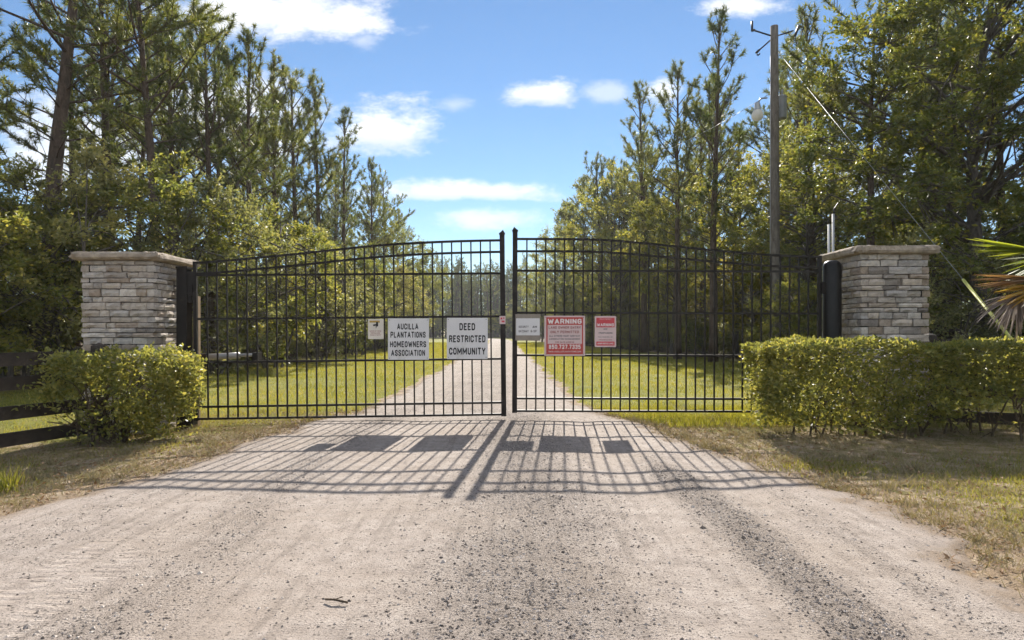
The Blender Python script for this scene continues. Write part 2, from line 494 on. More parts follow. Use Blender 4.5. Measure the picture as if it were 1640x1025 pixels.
# ------------------------------------------------------------------ terrain
def hgt(x, y):
    """large form of the land: a little lower at the left verge"""
    x = np.asarray(x, float)
    y = np.asarray(y, float)
    return -0.13 * S((-x - 2.0) / 3.0) * S((14 - y) / 6) + 0.02 * S((x - 1.8) / 2.5) * S((14 - y) / 6)


_RY = np.array([-40, -6, 1.5, 3.57, 3.8, 4.9, 7.0, 7.7, 10, 23.5, 50, 78, 95, 110, 122])
_RL = np.array([-4.2, -3.6, -3.1, -2.93, -2.8, -2.53, -2.33, -1.95, -1.88, -1.92, -2.1, -2.6, -5, -13, -30])
_RR = np.array([2.9, 2.5, 2.05, 2.12, 2.08, 1.76, 1.40, 1.05, 0.95, 0.70, 0.35, -0.2, -1.8, -7, -22])


def road_edges(y):
    return np.interp(y, _RY, _RL), np.interp(y, _RY, _RR)


def road_in(x, y):
    """signed distance inside the road (+ inside)"""
    l, r = road_edges(y)
    wob = (fbm(np.asarray(x) * 1.6 + 11, np.asarray(y) * 1.6, 4) - 0.5) * 0.42 + (fbm(np.asarray(x) * 9 + 5, np.asarray(y) * 9, 2) - 0.5) * 0.22
    return np.minimum(x - l, r - x) + wob


_BY = np.array([-40, 0, 9, 14, 27, 45, 70, 100, 130])
_BL = np.array([-11, -11, -9.6, -8.0, -7.0, -7.6, -9.2, -14, -30])
_BRX = np.array([12, 10, 9.5, 8.6, 7.0, 4.6, 2.6, -0.5, -3.0])


def wood_edges(y):
    return np.interp(y, _BY, _BL), np.interp(y, _BY, _BRX)


def gravel_density(x, y):
    """loose stone on the track, in bands between the wheel paths"""
    x = np.asarray(x, float)
    y = np.asarray(y, float)
    w = x + (fbm(x * 0.7, y * 0.35 + 20, 3) - 0.5) * 0.5
    c = np.exp(-((w - 0.02) / 0.42) ** 2) * 0.85
    r = np.exp(-((w - 1.16) / 0.14) ** 2) * 1.7 * S((5.6 - y) / 1.5)
    l = np.exp(-((w + 1.45) / 0.22) ** 2) * 0.55
    l2 = np.exp(-((w + 2.3) / 0.25) ** 2) * 0.25
    r2 = np.exp(-((w - 1.62) / 0.08) ** 2) * 0.35
    d = np.maximum.reduce([c, r, l, l2, r2])
    far = S((y - 6.5) / 3)
    d = d * (1 - far) + far * (0.35 + 0.5 * np.exp(-((w + 0.55) / 0.5) ** 2))
    return np.clip(d * (0.35 + 1.3 * fbm(x * 2.1 + 5, y * 2.1, 3)), 0, 1.3)


def grid_axis(lo, hi, step, far_lo, far_hi, growth=1.12):
    a = list(np.arange(lo, hi + 1e-6, step))
    s, v = step, a[-1]
    while v < far_hi:
        s *= growth
        v += s
        a.append(v)
    s, v = step, a[0]
    while v > far_lo:
        s *= growth
        v -= s
        a.insert(0, v)
    return np.array(a)


def sheet(xs, ys):
    X, Y = np.meshgrid(xs, ys)
    nx, ny = len(xs), len(ys)
    i = np.arange(ny - 1)[:, None] * nx
    j = np.arange(nx - 1)[None, :]
    Q = np.stack([i + j, i + j + 1, i + nx + j + 1, i + nx + j], -1).reshape(-1, 4)
    return X, Y, Q


def set_attr(me, name, vals):
    a = me.attributes.new(name, 'FLOAT', 'POINT')
    a.data.foreach_set('value', np.asarray(vals, np.float32).ravel())


def build_ground():
    xs = grid_axis(-7, 7, 0.09, -900, 900)
    ys = grid_axis(1.0, 12.5, 0.09, -250, 1500)
    X, Y, Q = sheet(xs, ys)
    ri = road_in(X, Y)
    near = S((40 - Y) / 30)
    Z = hgt(X, Y) + near * ((fbm(X * 1.5, Y * 1.5, 3) - 0.5) * 0.05 + (fbm(X * 6, Y * 6, 2) - 0.5) * 0.022)
    Z = Z - 0.05 * S((ri + 0.02) / 0.25)
    wl, wr = wood_edges(Y)
    forest = S(np.maximum(wl - X, X - wr) / 1.6 + 0.5)
    Z = Z + forest * 0.06 * near
    mb = MB()
    mb.add(np.stack([X, Y, Z], -1), None, Q)
    me = mb.mesh('ground', 'ground_soil', True)
    verge = np.exp(-np.maximum(-ri, 0) / np.where(Y < 8, 0.75, 0.10)) * 0.95
    verge = np.maximum(verge, 0.75 * S((8.6 - Y) / 1.8) * S((X + 6.5) / 0.3 * -1 + 1) )
    verge = np.maximum(verge, S((7.2 - Y) / 1.0) * 0.55)
    set_attr(me, 'verge', verge)
    set_attr(me, 'forest', forest)
    obj('ground', me, kind='structure')


def road_z(X, Y):
    ri = road_in(X, Y)
    g = gravel_density(X, Y)
    near = S((14 - Y) / 6)
    wheel = np.exp(-((X - 0.77) / 0.2) ** 2) + np.exp(-((X + 0.95) / 0.25) ** 2) + 0.7 * np.exp(-((X - 1.45) / 0.12) ** 2)
    Z = hgt(X, Y) + 0.012 - 0.045 * S((0.10 - ri) / 0.22)
    Z = Z - 0.007 * wheel * near + near * ((fbm(X * 3, Y * 1.2, 3) - 0.5) * 0.012 + (fbm(X * 13, Y * 9, 2) - 0.5) * 0.008 * (0.5 + g))
    return Z + 0.005 * np.minimum(g, 1) * near


def build_road():
    ys = grid_axis(1.2, 9.0, 0.045, -38, 121, 1.06)
    ts = np.linspace(-0.12, 1.12, 130)
    Tm, Y = np.meshgrid(ts, ys)
    l, r = road_edges(Y)
    X = l + (r - l) * Tm
    g = gravel_density(X, Y)
    Z = road_z(X, Y)
    nx, ny = len(ts), len(ys)
    i = np.arange(ny - 1)[:, None] * nx
    j = np.arange(nx - 1)[None, :]
    Q = np.stack([i + j, i + j + 1, i + nx + j + 1, i + nx + j], -1).reshape(-1, 4)
    mb = MB()
    mb.add(np.stack([X, Y, Z], -1), None, Q)
    me = mb.mesh('road', 'road_sand', True)
    set_attr(me, 'gravel', g)
    set_attr(me, 'edge', np.exp(-np.maximum(road_in(X, Y) - .05, 0) / np.where(Y < 8, .16, .05)))
    obj('road', me, kind='structure')


def surf(x, y):
    ri = road_in(x, y)
    z = hgt(x, y)
    return z + np.where(ri > 0.06, 0.008, 0.0)


def scatter_pebbles():
    rs = np.random.RandomState(11)
    N = 300000
    y = 1.7 + (8.2 - 1.7) * rs.rand(N) ** 1.5
    x = rs.uniform(-3.2, 2.6, N)
    d = gravel_density(x, y) ** 1.2 * 0.5 + 0.03
    keep = (rs.rand(N) < d) & (road_in(x, y) > -0.10)
    x, y = x[keep], y[keep]
    n = len(x)
    size = 0.0017 + 0.0062 * rs.rand(n) ** 3.2
    big = rs.rand(n) < 0.006
    size[big] *= 1.8
    base = np.array([(1, 0, 0), (0, 1, 0), (-1, 0, 0), (0, -1, 0), (0, 0, 1), (0, 0, -1)], float)
    V = base[None] * (1 + 0.7 * (rs.rand(n, 6, 1) - 0.5))
    V = V * np.stack([rs.uniform(.8, 1.5, n), rs.uniform(.8, 1.3, n), rs.uniform(.5, .85, n)], -1)[:, None, :]
    a = rs.uniform(0, 6.28, n)
    c, s_ = np.cos(a)[:, None], np.sin(a)[:, None]
    V = np.stack([V[..., 0] * c - V[..., 1] * s_, V[..., 0] * s_ + V[..., 1] * c, V[..., 2]], -1) * size[:, None, None]
    z = road_z(x, y)
    V = V + np.stack([x, y, z + size * 0.05], -1)[:, None, :]
    F = np.array([(0, 1, 4), (1, 2, 4), (2, 3, 4), (3, 0, 4), (1, 0, 5), (2, 1, 5), (3, 2, 5), (0, 3, 5)])
    T = (F[None] + (np.arange(n) * 6)[:, None, None]).reshape(-1, 3)
    mb = MB()
    mb.add(V, T)
    obj('gravel', mb.mesh('gravel', 'pebbles'), kind='stuff', label='loose grey gravel strewn over the sandy road', category='gravel')


def blades(name, mat, x, y, h, w, label, lean=0.5, rs=None, cat='grass'):
    n = len(x)
    z = hgt(x, y) - 0.005
    a = rs.uniform(0, 6.28, n)
    px, py = np.cos(a) * w * .5, np.sin(a) * w * .5
    b = rs.uniform(0, 6.28, n)
    lx, ly = np.cos(b) * h * lean * rs.rand(n), np.sin(b) * h * lean * rs.rand(n)
    V = np.empty((n, 3, 3))
    V[:, 0] = np.stack([x - px, y - py, z], -1)
    V[:, 1] = np.stack([x + px, y + py, z], -1)
    V[:, 2] = np.stack([x + lx, y + ly, z + h], -1)
    mb = MB()
    mb.add(V, np.arange(n * 3).reshape(-1, 3))
    obj(name, mb.mesh(name, mat), kind='stuff', label=label, category=cat)


def build_grass():
    rs = np.random.RandomState(21)
    # mown lawn beyond the gate
    N = 330000
    y = 6.9 + (60 - 6.9) * rs.rand(N) ** 1.9
    wl, wr = wood_edges(y)
    x = wl - 0.6 + (wr - wl + 1.2) * rs.rand(N)
    thin = np.where(y < 8.0, 0.35, 1.0)
    k = (road_in(x, y) < -0.06) & (fbm(x * .8, y * .8) + rs.rand(N) * .5 > 0.42) & (rs.rand(N) < thin)
    x, y = x[k], y[k]
    h = rs.uniform(.022, .062, len(x)) * (1 + y * 0.006)
    w = 0.0045 + y * 0.00055
    blades('lawn_grass', 'lawn_blade', x, y, h, w, 'mown yellow-green grass on both sides of the road beyond the gate', .9, rs)
    # tufts along the gate line and the wood edge
    N = 26000
    y = rs.uniform(6.6, 8.2, N)
    x = rs.uniform(0.9, 4.0, N)
    k = (road_in(x, y) < -0.08) & (fbm(x * 2.2, y * 2.2) > 0.42)
    x, y = x[k], y[k]
    blades('gate_grass', 'lawn_blade', x, y, rs.uniform(.03, .10, len(x)), np.full(len(x), .006), 'longer bright grass under the right gate leaf', .7, rs)
    # dry verges this side of the gate
    N = 170000
    y = rs.uniform(1.6, 8.6, N)
    x = np.where(rs.rand(N) < .5, rs.uniform(-8.5, -1.6, N), rs.uniform(1.0, 7.0, N))
    ri = road_in(x, y)
    k = (ri < 0.12) & (fbm(x * 1.7 + 3, y * 1.7) + (rs.rand(N) - .5) * .5 + np.minimum(-ri, 1.0) * .14 > 0.50)
    x, y = x[k], y[k]
    hv = rs.uniform(.012, .055, len(x))
    for q in range(520):
        cy_ = rs.uniform(2.2, 7.4)
        le, re_ = road_edges(cy_)
        cx_ = le - rs.rand() ** 1.4 * 1.7 if rs.rand() < .5 else re_ + rs.rand() ** 1.4 * 1.9
        nb_ = rs.randint(25, 70)
        sp_ = rs.uniform(.02, .07)
        x = np.concatenate([x, cx_ + rs.randn(nb_) * sp_])
        y = np.concatenate([y, cy_ + rs.randn(nb_) * sp_])
        hv = np.concatenate([hv, rs.uniform(.03, .10) * rs.uniform(.4, 1.1, nb_)])
    blades('verge_grass', 'dry_blade', x, y, hv, rs.uniform(.003, .007, len(x)), 'sparse dry grass on the verges this side of the gate', 1.6, rs)
    # greener patches in the verge
    cx = [(-3.44, 4.25, .10, 160, .17), (-3.60, 4.15, .14, 160, .12), (-3.9, 4.2, .4, 1200, .05), (4.4, 4.5, 1.0, 6000, .05), (3.6, 4.0, .7, 4200, .045), (3.0, 3.4, .55, 2600, .04), (-4.6, 5.2, .6, 1100, .05), (-3.3, 5.7, .5, 700, .05), (2.4, 4.7, .4, 1300, .04)]
    xs, ys, hs = [], [], []
    for (a, b, r, n, hh) in cx:
        xs.append(a + rs.randn(n) * r * .6)
        ys.append(b + rs.randn(n) * r * .35)
        hs.append(hh * rs.uniform(.35, 1.2, n))
    x, y, h = np.concatenate(xs), np.concatenate(ys), np.concatenate(hs)
    k = (road_in(x, y) < 0.0) & (y > 1.5)
    blades('green_tufts', 'lawn_blade', x[k], y[k], h[k], np.full(k.sum(), .006), 'patches of green grass on the near verges', .9, rs)
    # fallen leaves and pine straw
    N = 60000
    y = rs.uniform(1.8, 8.0, N)
    x = np.where(rs.rand(N) < .5, rs.uniform(-7.0, -1.8, N), rs.uniform(1.0, 6.5, N))
    ri = road_in(x, y)
    k = (ri < 0.10) & (np.exp(-np.maximum(-ri, 0) / 1.1) * (.25 + fbm(x * 1.6, y * 1.6)) > rs.rand(N) * 1.1)
    x, y = x[k], y[k]
    n = len(x)
    mb = MB()
    P = np.stack([x, y, hgt(x, y) + rs.uniform(.012, .035, n)], -1)
    leaf_quads(mb, P, rs, rs.uniform(.012, .042, n), .42, flat=.75)
    obj('leaf_litter', mb.mesh('leaf_litter', 'litter_leaf'), kind='stuff', label='brown fallen leaves strewn along the road edges', category='leaf litter')


def leaf_quads(mb, P, rs, ln, asp=.5, flat=0.35, up=None):
    """one pointed folded leaf (2 triangles) at every point"""
    n = len(P)
    d = rs.randn(n, 3)
    d[:, 2] *= (1 - flat)
    if up is not None:
        d = d * .75 + up
    d /= np.linalg.norm(d, axis=1)[:, None] + 1e-9
    nrm = rs.randn(n, 3)
    nrm[:, 2] += flat * 2.2
    s = np.cross(d, nrm)
    s /= np.linalg.norm(s, axis=1)[:, None] + 1e-9
    nn = np.cross(s, d)
    ln = np.asarray(ln)[:, None]
    V = np.empty((n, 4, 3))
    V[:, 0] = P
    V[:, 1] = P + d * ln * .5 + s * ln * asp * .5 + nn * ln * .07
    V[:, 2] = P + d * ln
    V[:, 3] = P + d * ln * .5 - s * ln * asp * .5 + nn * ln * .07
    b = np.arange(n) * 4
    mb.add(V, np.stack([np.stack([b, b + 1, b + 2], -1), np.stack([b, b + 2, b + 3], -1)], 1))


build_ground()
build_road()
scatter_pebbles()
build_grass()


# ------------------------------------------------------------------ trees
def bent(p0, d, L, n, rs, droop=0.0, wander=0.06):
    P = [np.array(p0, float)]
    d = np.array(d, float)
    d /= np.linalg.norm(d)
    for i in range(n):
        d = d + rs.randn(3) * wander + np.array([0, 0, droop])
        d /= np.linalg.norm(d)
        P.append(P[-1] + d * L / n)
    return np.array(P)


def needles(mb, P, D, rs, k, ln, w):
    n = len(P)
    P = np.repeat(P, k, 0)
    D = np.repeat(D, k, 0)
    m = n * k
    d = D * 0.55 + rs.randn(m, 3) * 0.60 + np.array([0, 0, .10])
    d /= np.linalg.norm(d, axis=1)[:, None] + 1e-9
    s = np.cross(d, rs.randn(m, 3))
    s /= np.linalg.norm(s, axis=1)[:, None] + 1e-9
    L = (ln * rs.uniform(.7, 1.2, m))[:, None]
    P = P + D * rs.uniform(-.5, .5, m)[:, None] * ln * .7
    V = np.empty((m, 3, 3))
    V[:, 0] = P - s * w * .5
    V[:, 1] = P + s * w * .5
    V[:, 2] = P + d * L
    mb.add(V, np.arange(m * 3).reshape(-1, 3))


def make_pine(seed, H, cs, Rc, nb, k=30, ln=.20, w=.023, rise=0.45, r0=None):
    rs = np.random.RandomState(seed)
    tb, cb = MB(), MB()
    r0 = r0 or (.011 * H + .03)
    T = bent((0, 0, -.2), (rs.randn() * .006, rs.randn() * .006, 1), H + .2, 14, rs, 0.02, .014)
    tb.tube(T, np.linspace(r0, .022, len(T)) + np.where(np.arange(len(T)) == 0, r0 * .25, 0), 9)
    zs = T[:, 2]
    tp = lambda z: np.array([np.interp(z, zs, T[:, i]) for i in range(3)])
    tufts, dirs = [], []
    az = rs.rand() * 6.28
    for i in range(nb):
        t = ((i + rs.rand() * .7) / nb)
        z = H * (cs + (1 - cs) * t ** .92)
        if z > H * .985:
            z = H * .985
        L = Rc * (1 - t) ** .48 * (.45 + .55 * min(1, t / .3)) * rs.choice([.35, .6, .85, 1.0, 1.25]) * rs.uniform(.8, 1.15) + .2
        if rs.rand() < .12 and t < .85:
            continue
        az += 2.4 + rs.randn() * .5
        el = rise * rs.uniform(.3, 1.2) + t * .55
        d = np.array([math.cos(az) * math.cos(el), math.sin(az) * math.cos(el), math.sin(el)])
        B = bent(tp(z), d, L, 6, rs, .07, .09)
        tb.tube(B, np.linspace(.010 + .010 * L, .005, len(B)), 5, False)
        segs = [(B, L)]
        for q in range(int(1 + L * 2.2)):
            f = rs.uniform(.3, .97)
            p = np.array([np.interp(f * 6, np.arange(7), B[:, a]) for a in range(3)])
            dd = B[min(6, int(f * 6) + 1)] - B[int(f * 6)]
            dd = dd / (np.linalg.norm(dd) + 1e-9) + rs.randn(3) * .55 + np.array([0, 0, .28])
            l2 = L * rs.uniform(.18, .42) * (1.15 - f * .5) + .08
            C = bent(p, dd, l2, 3, rs, .10, .12)
            tb.tube(C, np.linspace(.010, .004, len(C)), 4, False)
            segs.append((C, l2))
        for (C, l) in segs:
            n = len(C) - 1
            f0 = .66 if C is B else .42
            cnt = max(1, int(l * (1 - f0) / .13))
            for f in np.linspace(f0, 1, cnt + 1)[1:] if cnt > 1 else [1.0]:
                i0 = min(n - 1, int(f * n))
                u = f * n - i0
                p = C[i0] * (1 - u) + C[i0 + 1] * u
                dd = C[i0 + 1] - C[i0]
                tufts.append(p)
                dirs.append(dd / (np.linalg.norm(dd) + 1e-9))
    for i in range(7):                           # dead snags below the crown
        z = H * cs * rs.uniform(.35, 1.0)
        a = rs.rand() * 6.28
        B = bent(tp(z), (math.cos(a), math.sin(a), rs.uniform(-.2, .35)), rs.uniform(.3, 1.3), 5, rs, -.02, .12)
        tb.tube(B, np.linspace(.016, .004, 6), 4, False)
    for z in np.linspace(H * .93, H, 6):
        tufts.append(tp(z))
        dirs.append(np.array([0, 0, 1.0]))
    needles(cb, np.array(tufts), np.array(dirs), rs, k, ln, w)
    return tb.mesh('trunk', 'pine_bark', True), cb.mesh('crown', 'pine_needle')


def make_broad(seed, H, Rc, z0, ncl, per, leaf, mat='oak_leaf', stems=1, r0=None, sq=1.0, bark='oak_bark', lean=0.0):
    """broadleaf tree or shrub: limbs run out to leafy sprays"""
    rs = np.random.RandomState(seed)
    tb, cb = MB(), MB()
    r0 = r0 or (.010 * H + .02)
    roots = []
    for s_ in range(stems):
        a = rs.rand() * 6.28
        off = 0 if stems == 1 else Rc * .12 * rs.rand()
        d0 = np.array([math.cos(a) * (.0 if stems == 1 else .38), math.sin(a) * (.0 if stems == 1 else .38), 1])
        T = bent((off * math.cos(a), off * math.sin(a), -.15), d0, H * (.9 if stems == 1 else rs.uniform(.6, .95)), 10, rs, 0, .06)
        tb.tube(T, np.linspace(r0, r0 * .18, len(T)), 8 if stems == 1 else 6, False)
        roots.append(T)
    ctr, ext = [], []
    for i in range(ncl):
        for _ in range(30):
            v = rs.randn(3)
            v /= np.linalg.norm(v)
            rr = rs.rand() ** .42
            z = z0 + (H - z0) * (.5 + .5 * v[2] * rr)
            tz = (z - z0) / (H - z0)
            rad = Rc * math.sqrt(max(.03, 1 - (2 * tz - .85) ** 2 / 1.35)) * sq
            p = np.array([v[0] * rr * rad, v[1] * rr * rad, z])
            if rs.rand() < .3 + .7 * rr:
                break
        ctr.append(p)
        ext.append(rs.uniform(.55, 1.25))
    ctr = np.array(ctr)
    csz = Rc * (ncl ** -.36) * 1.0
    main = ctr[::4] if ncl > 150 else ctr
    for ip, p in enumerate(ctr):
        if ncl > 150 and ip % 4:
            q_ = main[np.argmin(np.linalg.norm(main - p, axis=1))]
            mm_ = (p + q_) / 2 + rs.randn(3) * .12
            tb.tube(np.array([q_, mm_, p]), [.016, .011, .005], 4, False)
            continue
        T = roots[rs.randint(len(roots))]
        zt = p[2] - np.hypot(p[0], p[1]) * rs.uniform(.25, .7)
        zt = min(max(zt, T[1][2]), T[-1][2])
        b = np.array([np.interp(zt, T[:, 2], T[:, i]) for i in range(3)])
        L = np.linalg.norm(p - b)
        m = (b + p) / 2 + rs.randn(3) * L * .09 + np.array([0, 0, L * .06])
        u = np.linspace(0, 1, 6)[:, None]
        C = (1 - u) ** 2 * b + 2 * u * (1 - u) * m + u ** 2 * p
        tb.tube(C, np.linspace(r0 * .16 + .006 * L, .005, 6), 5, False)
    Ps, Us = [], []
    for p, e in zip(ctr, ext):
        # each spray: a handful of twigs fanning out, leaves along them
        nt = 9
        out = p - np.array([0, 0, z0 + (H - z0) * .35])
        out /= np.linalg.norm(out) + 1e-6
        td = rs.randn(nt, 3) * np.array([1, 1, .55]) + out * .7
        td /= np.linalg.norm(td, axis=1)[:, None]
        tl = csz * e * rs.uniform(.6, 1.35, nt)
        m = per // nt
        f = rs.rand(nt, m) ** .7
        q = p + td[:, None, :] * (f * tl[:, None])[..., None] + rs.randn(nt, m, 3) * csz * .11
        Ps.append(q.reshape(-1, 3))
        Us.append(np.repeat(td, m, 0))
        for t_, l_ in zip(td[:4], tl[:4]):
            tb.tube(np.array([p, p + t_ * l_ * .9]), [.006, .003], 3, False)
    P = np.concatenate(Ps)
    U = np.concatenate(Us)
    keep = P[:, 2] > .03
    P, U = P[keep], U[keep]
    leaf_quads(cb, P, rs, leaf * rs.uniform(.65, 1.3, len(P)), .5, .4, up=U * .55)
    return tb.mesh('trunk', bark, True), cb.mesh('crown', mat)


PINES = [make_pine(101, 11.0, .42, 2.3, 50), make_pine(102, 12.0, .34, 2.1, 62, rise=.6), make_pine(103, 10.0, .28, 2.1, 58, rise=.5),
         make_pine(104, 12.5, .48, 2.3, 46, rise=.4), make_pine(105, 11.5, .26, 1.9, 70, rise=.75), make_pine(106, 13.0, .38, 2.6, 56, rise=.3)]
PINE_H = [11.0, 12.0, 10.0, 12.5, 11.5, 13.0]
BIGP = make_pine(120, 17.0, .30, 3.3, 62, k=30, ln=.21, rise=.22, r0=.24)
BROAD = [make_broad(201, 8.0, 2.6, 1.5, 105, 165, .115), make_broad(202, 7.0, 2.2, 1.0, 95, 160, .105), make_broad(203, 9.0, 2.4, 2.0, 105, 165, .12)]
BROAD_H = [8.0, 7.0, 9.0]
YELL = make_broad(204, 6.0, 1.9, .8, 90, 230, .10, 'yellow_leaf')
BIGOAK = make_broad(230, 11.0, 3.9, .2, 300, 235, .105, 'sunny_leaf', r0=.2)
SHRUB = [make_broad(301, 3.2, 1.6, .15, 72, 170, .075, 'shrub_leaf', 5, .035), make_broad(302, 2.4, 1.4, .1, 64, 150, .07, 'shrub_leaf', 5, .03),
         make_broad(303, 3.8, 1.5, .3, 76, 165, .085, 'oak_leaf', 4, .04), make_broad(304, 1.6, 1.2, .05, 56, 180, .065, 'oak_leaf', 5, .022)]
SHRUB_H = [3.2, 2.4, 3.8, 1.6]

TREES = []
BINS = []


def place(kind, pair, x, y, s, label, cat, group, rz, sz=1.0):
    t = thing(kind, label, cat, (x, y, float(hgt(x, y))), rz, group)
    if not group:
        del_group = True
    for nm, me in zip(('trunk' if 'shrub' not in kind else 'stem', 'crown' if 'shrub' not in kind else 'foliage'), pair):
        o = obj(nm, me, t)
        o.scale = (s, s, s * sz)
    TREES.append((x, y))
    if group:
        BINS.append((t, x, y))
    return t


# skyline of the photograph: (pixel column, pixel row of the tree tops)
_SKX = np.array([-400, 0, 300, 330, 400, 440, 475, 510, 560, 590, 620, 650, 695, 712, 760, 835, 850, 880, 905, 935, 990, 1010, 1030, 1060, 1090, 1140, 1180, 1215, 1250, 1300, 1345, 1400, 1450, 1640, 2200])
_SKY = np.array([-90, -80, -60, 20, 60, 90, 130, 150, 215, 290, 330, 350, 385, 430, 428, 425, 392, 380, 335, 270, 255, 190, 150, 140, 90, 40, 75, 130, 110, 35, 60, 5, -40, -70, -70])


def top_at(x, y, half):
    px = 820 + 1000 * np.array([x - half, x - half * .5, x, x + half * .5, x + half]) / y
    return float(np.max(np.interp(px, _SKX, _SKY)))


def height_for(x, y, half, extra):
    return (532 - top_at(x, y, half) - extra) / 1000 * y + CAMZ


rnd = random.Random(77)


def key_pine(px, y, top, i, label, big=False):
    x = (px - 820) / 1000 * y
    H = (532 - top) / 1000 * y + CAMZ
    pr, h0 = (BIGP, 17.0) if big else (PINES[i], PINE_H[i])
    sz = H / h0
    s = max(.8, min(1.25, sz)) if not big else 1.0
    place('pine_tree', pr, x, y, s, label, 'pine tree', None, rnd.uniform(0, 6.28), sz / s)


key_pine(72, 14.5, -330, 5, 'tall thick-trunked pine at the far left behind the left stone pillar', True)
key_pine(182, 16.5, -150, 3, 'slender pine second from left, between the thick pine and the bare-limbed pine', False)
key_pine(250, 15.5, -140, 0, 'tall bare-limbed pine right of centre in the left wood, above the left pillar')
key_pine(408, 19.5, 62, 1, 'open-crowned pine rising above the hinge side of the left gate leaf')
key_pine(512, 26.0, 142, 4, 'narrow dark-topped pine on the left skyline beside the cumulus cloud')
key_pine(548, 29.0, 190, 4, 'small pine at the right shoulder of the narrow dark-topped pine on the left skyline')
key_pine(447, 22.5, 98, 1, 'thin pine just right of the open-crowned pine in the left wood')
key_pine(476, 25.0, 128, 2, 'thin pine left of the narrow dark-topped pine on the left skyline')
key_pine(588, 35.0, 262, 1, 'slim pine where the left skyline drops above the cream notice')
key_pine(340, 17.5, 40, 2, 'pine with a long limb reaching right at the top of the left wood')
key_pine(1142, 21.0, 38, 4, 'tallest plume-topped pine left of the utility pole')
key_pine(1085, 23.0, 118, 1, 'pine with upright plumes just left of the tallest plume-topped pine')
key_pine(1032, 30.0, 148, 4, 'isolated narrow pine spire on the right skyline')
key_pine(1302, 20.0, 28, 4, 'small pine top showing just right of the utility pole head')
key_pine(1500, 17.0, -180, 5, 'big thick pine with dark trunk at the top right', True)
key_pine(1395, 15.5, 20, 3, 'broad golden-lit pine between the utility pole and the leafy oak')
key_pine(1610, 16.0, -60, 5, 'pine crown at the top right corner of the photo')
key_pine(960, 44.0, 262, 2, 'round-headed pine where the right skyline steps down')

OAKX, OAKY = 10.7, 14.2
place('oak_tree', BIGOAK, OAKX, OAKY, 1.0, 'large leafy oak with sunlit yellow-green leaves above the right stone pillar', 'oak tree', None, .6)

for (px, y, top, i, lab) in ((905, 58, 345, 0, 'rounded leafy tree lowest on the right skyline'), (938, 48, 285, 2, 'full leafy tree stepping up along the right skyline'), (985, 37, 262, 0, 'dense leafy tree left of the isolated narrow pine spire'),
                              (868, 66, 392, 1, 'small leafy tree where the right wood meets the gate opening'), (600, 40, 312, 2, 'leafy tree on the left skyline above the cream notice'), (640, 48, 352, 0, 'leafy tree on the left skyline above the association sign'),
                              (680, 60, 388, 1, 'last leafy tree of the left skyline before the sky gap'), (1180, 24, 235, 0, 'dense leafy tree just left of the utility pole'), (1075, 28, 270, 2, 'dense leafy tree under the upright-plumed pine'),
                              (1290, 19, 200, 0, 'dense leafy tree just right of the utility pole')):
    x = (px - 820) / 1000 * y
    H = (532 - top) / 1000 * y + CAMZ
    place('leafy_tree', BROAD[i], x, y, H / BROAD_H[i] * (.82 if H > 9 else 1), lab, 'tree', None, rnd.uniform(0, 6.28), 1 / .82 if H > 9 else 1)

# the rest of the pine plantation and its understorey
def free(x, y, d):
    return all((x - a) ** 2 + (y - b) ** 2 > d * d for a, b in TREES)


def fill(n, kind, gen, side, d0, d1, ymin, ymax, dmin, label, cat, group, ypow=1.6):
    got = tries = 0
    while got < n and tries < n * 60:
        tries += 1
        y = ymin + (ymax - ymin) * rnd.random() ** ypow
        wl, wr = wood_edges(y)
        off = rnd.uniform(d0, d1)
        x = wl - off if side < 0 else wr + off
        px = 820 + 1000 * x / y
        if px < -170 or px > 1810 or not free(x, y, dmin):
            continue
        if gen(x, y, kind, label, cat, group):
            got += 1


def gen_pine(x, y, kind, label, cat, group):
    i = rnd.randrange(6)
    H = height_for(x, y, .9, -rnd.uniform(5, 75) * (1 if y < 50 else .5))
    H = min(H, rnd.uniform(11, 15))
    if H < 4.0:
        return False
    sz = H / PINE_H[i]
    s = max(.62, min(1.15, sz))
    place(kind, PINES[i], x, y, s, label, cat, group, rnd.uniform(0, 6.28), sz / s)
    return True


def gen_broad(x, y, kind, label, cat, group):
    i = rnd.randrange(3)
    H = height_for(x, y, 2.0, -rnd.uniform(60, 150) * (1 if y < 50 else .6))
    H = min(H, rnd.uniform(3.8, 6.0) if x < 0 else rnd.uniform(4.5, 8.0))
    if H < 2.5:
        return False
    s = H / BROAD_H[i]
    place(kind, BROAD[i], x, y, s, label, cat, group, rnd.uniform(0, 6.28), 1.0)
    return True


def gen_yellow(x, y, kind, label, cat, group):
    H = min(height_for(x, y, 2.0, -110), rnd.uniform(3.2, 5.0))
    if H < 2.5:
        return False
    place(kind, YELL, x, y, H / 6.0, label, cat, group, rnd.uniform(0, 6.28))
    return True


def gen_shrub(x, y, kind, label, cat, group):
    i = rnd.randrange(4)
    place(kind, SHRUB[i], x, y, rnd.uniform(.8, 1.2), label, cat, group, rnd.uniform(0, 6.28))
    return True


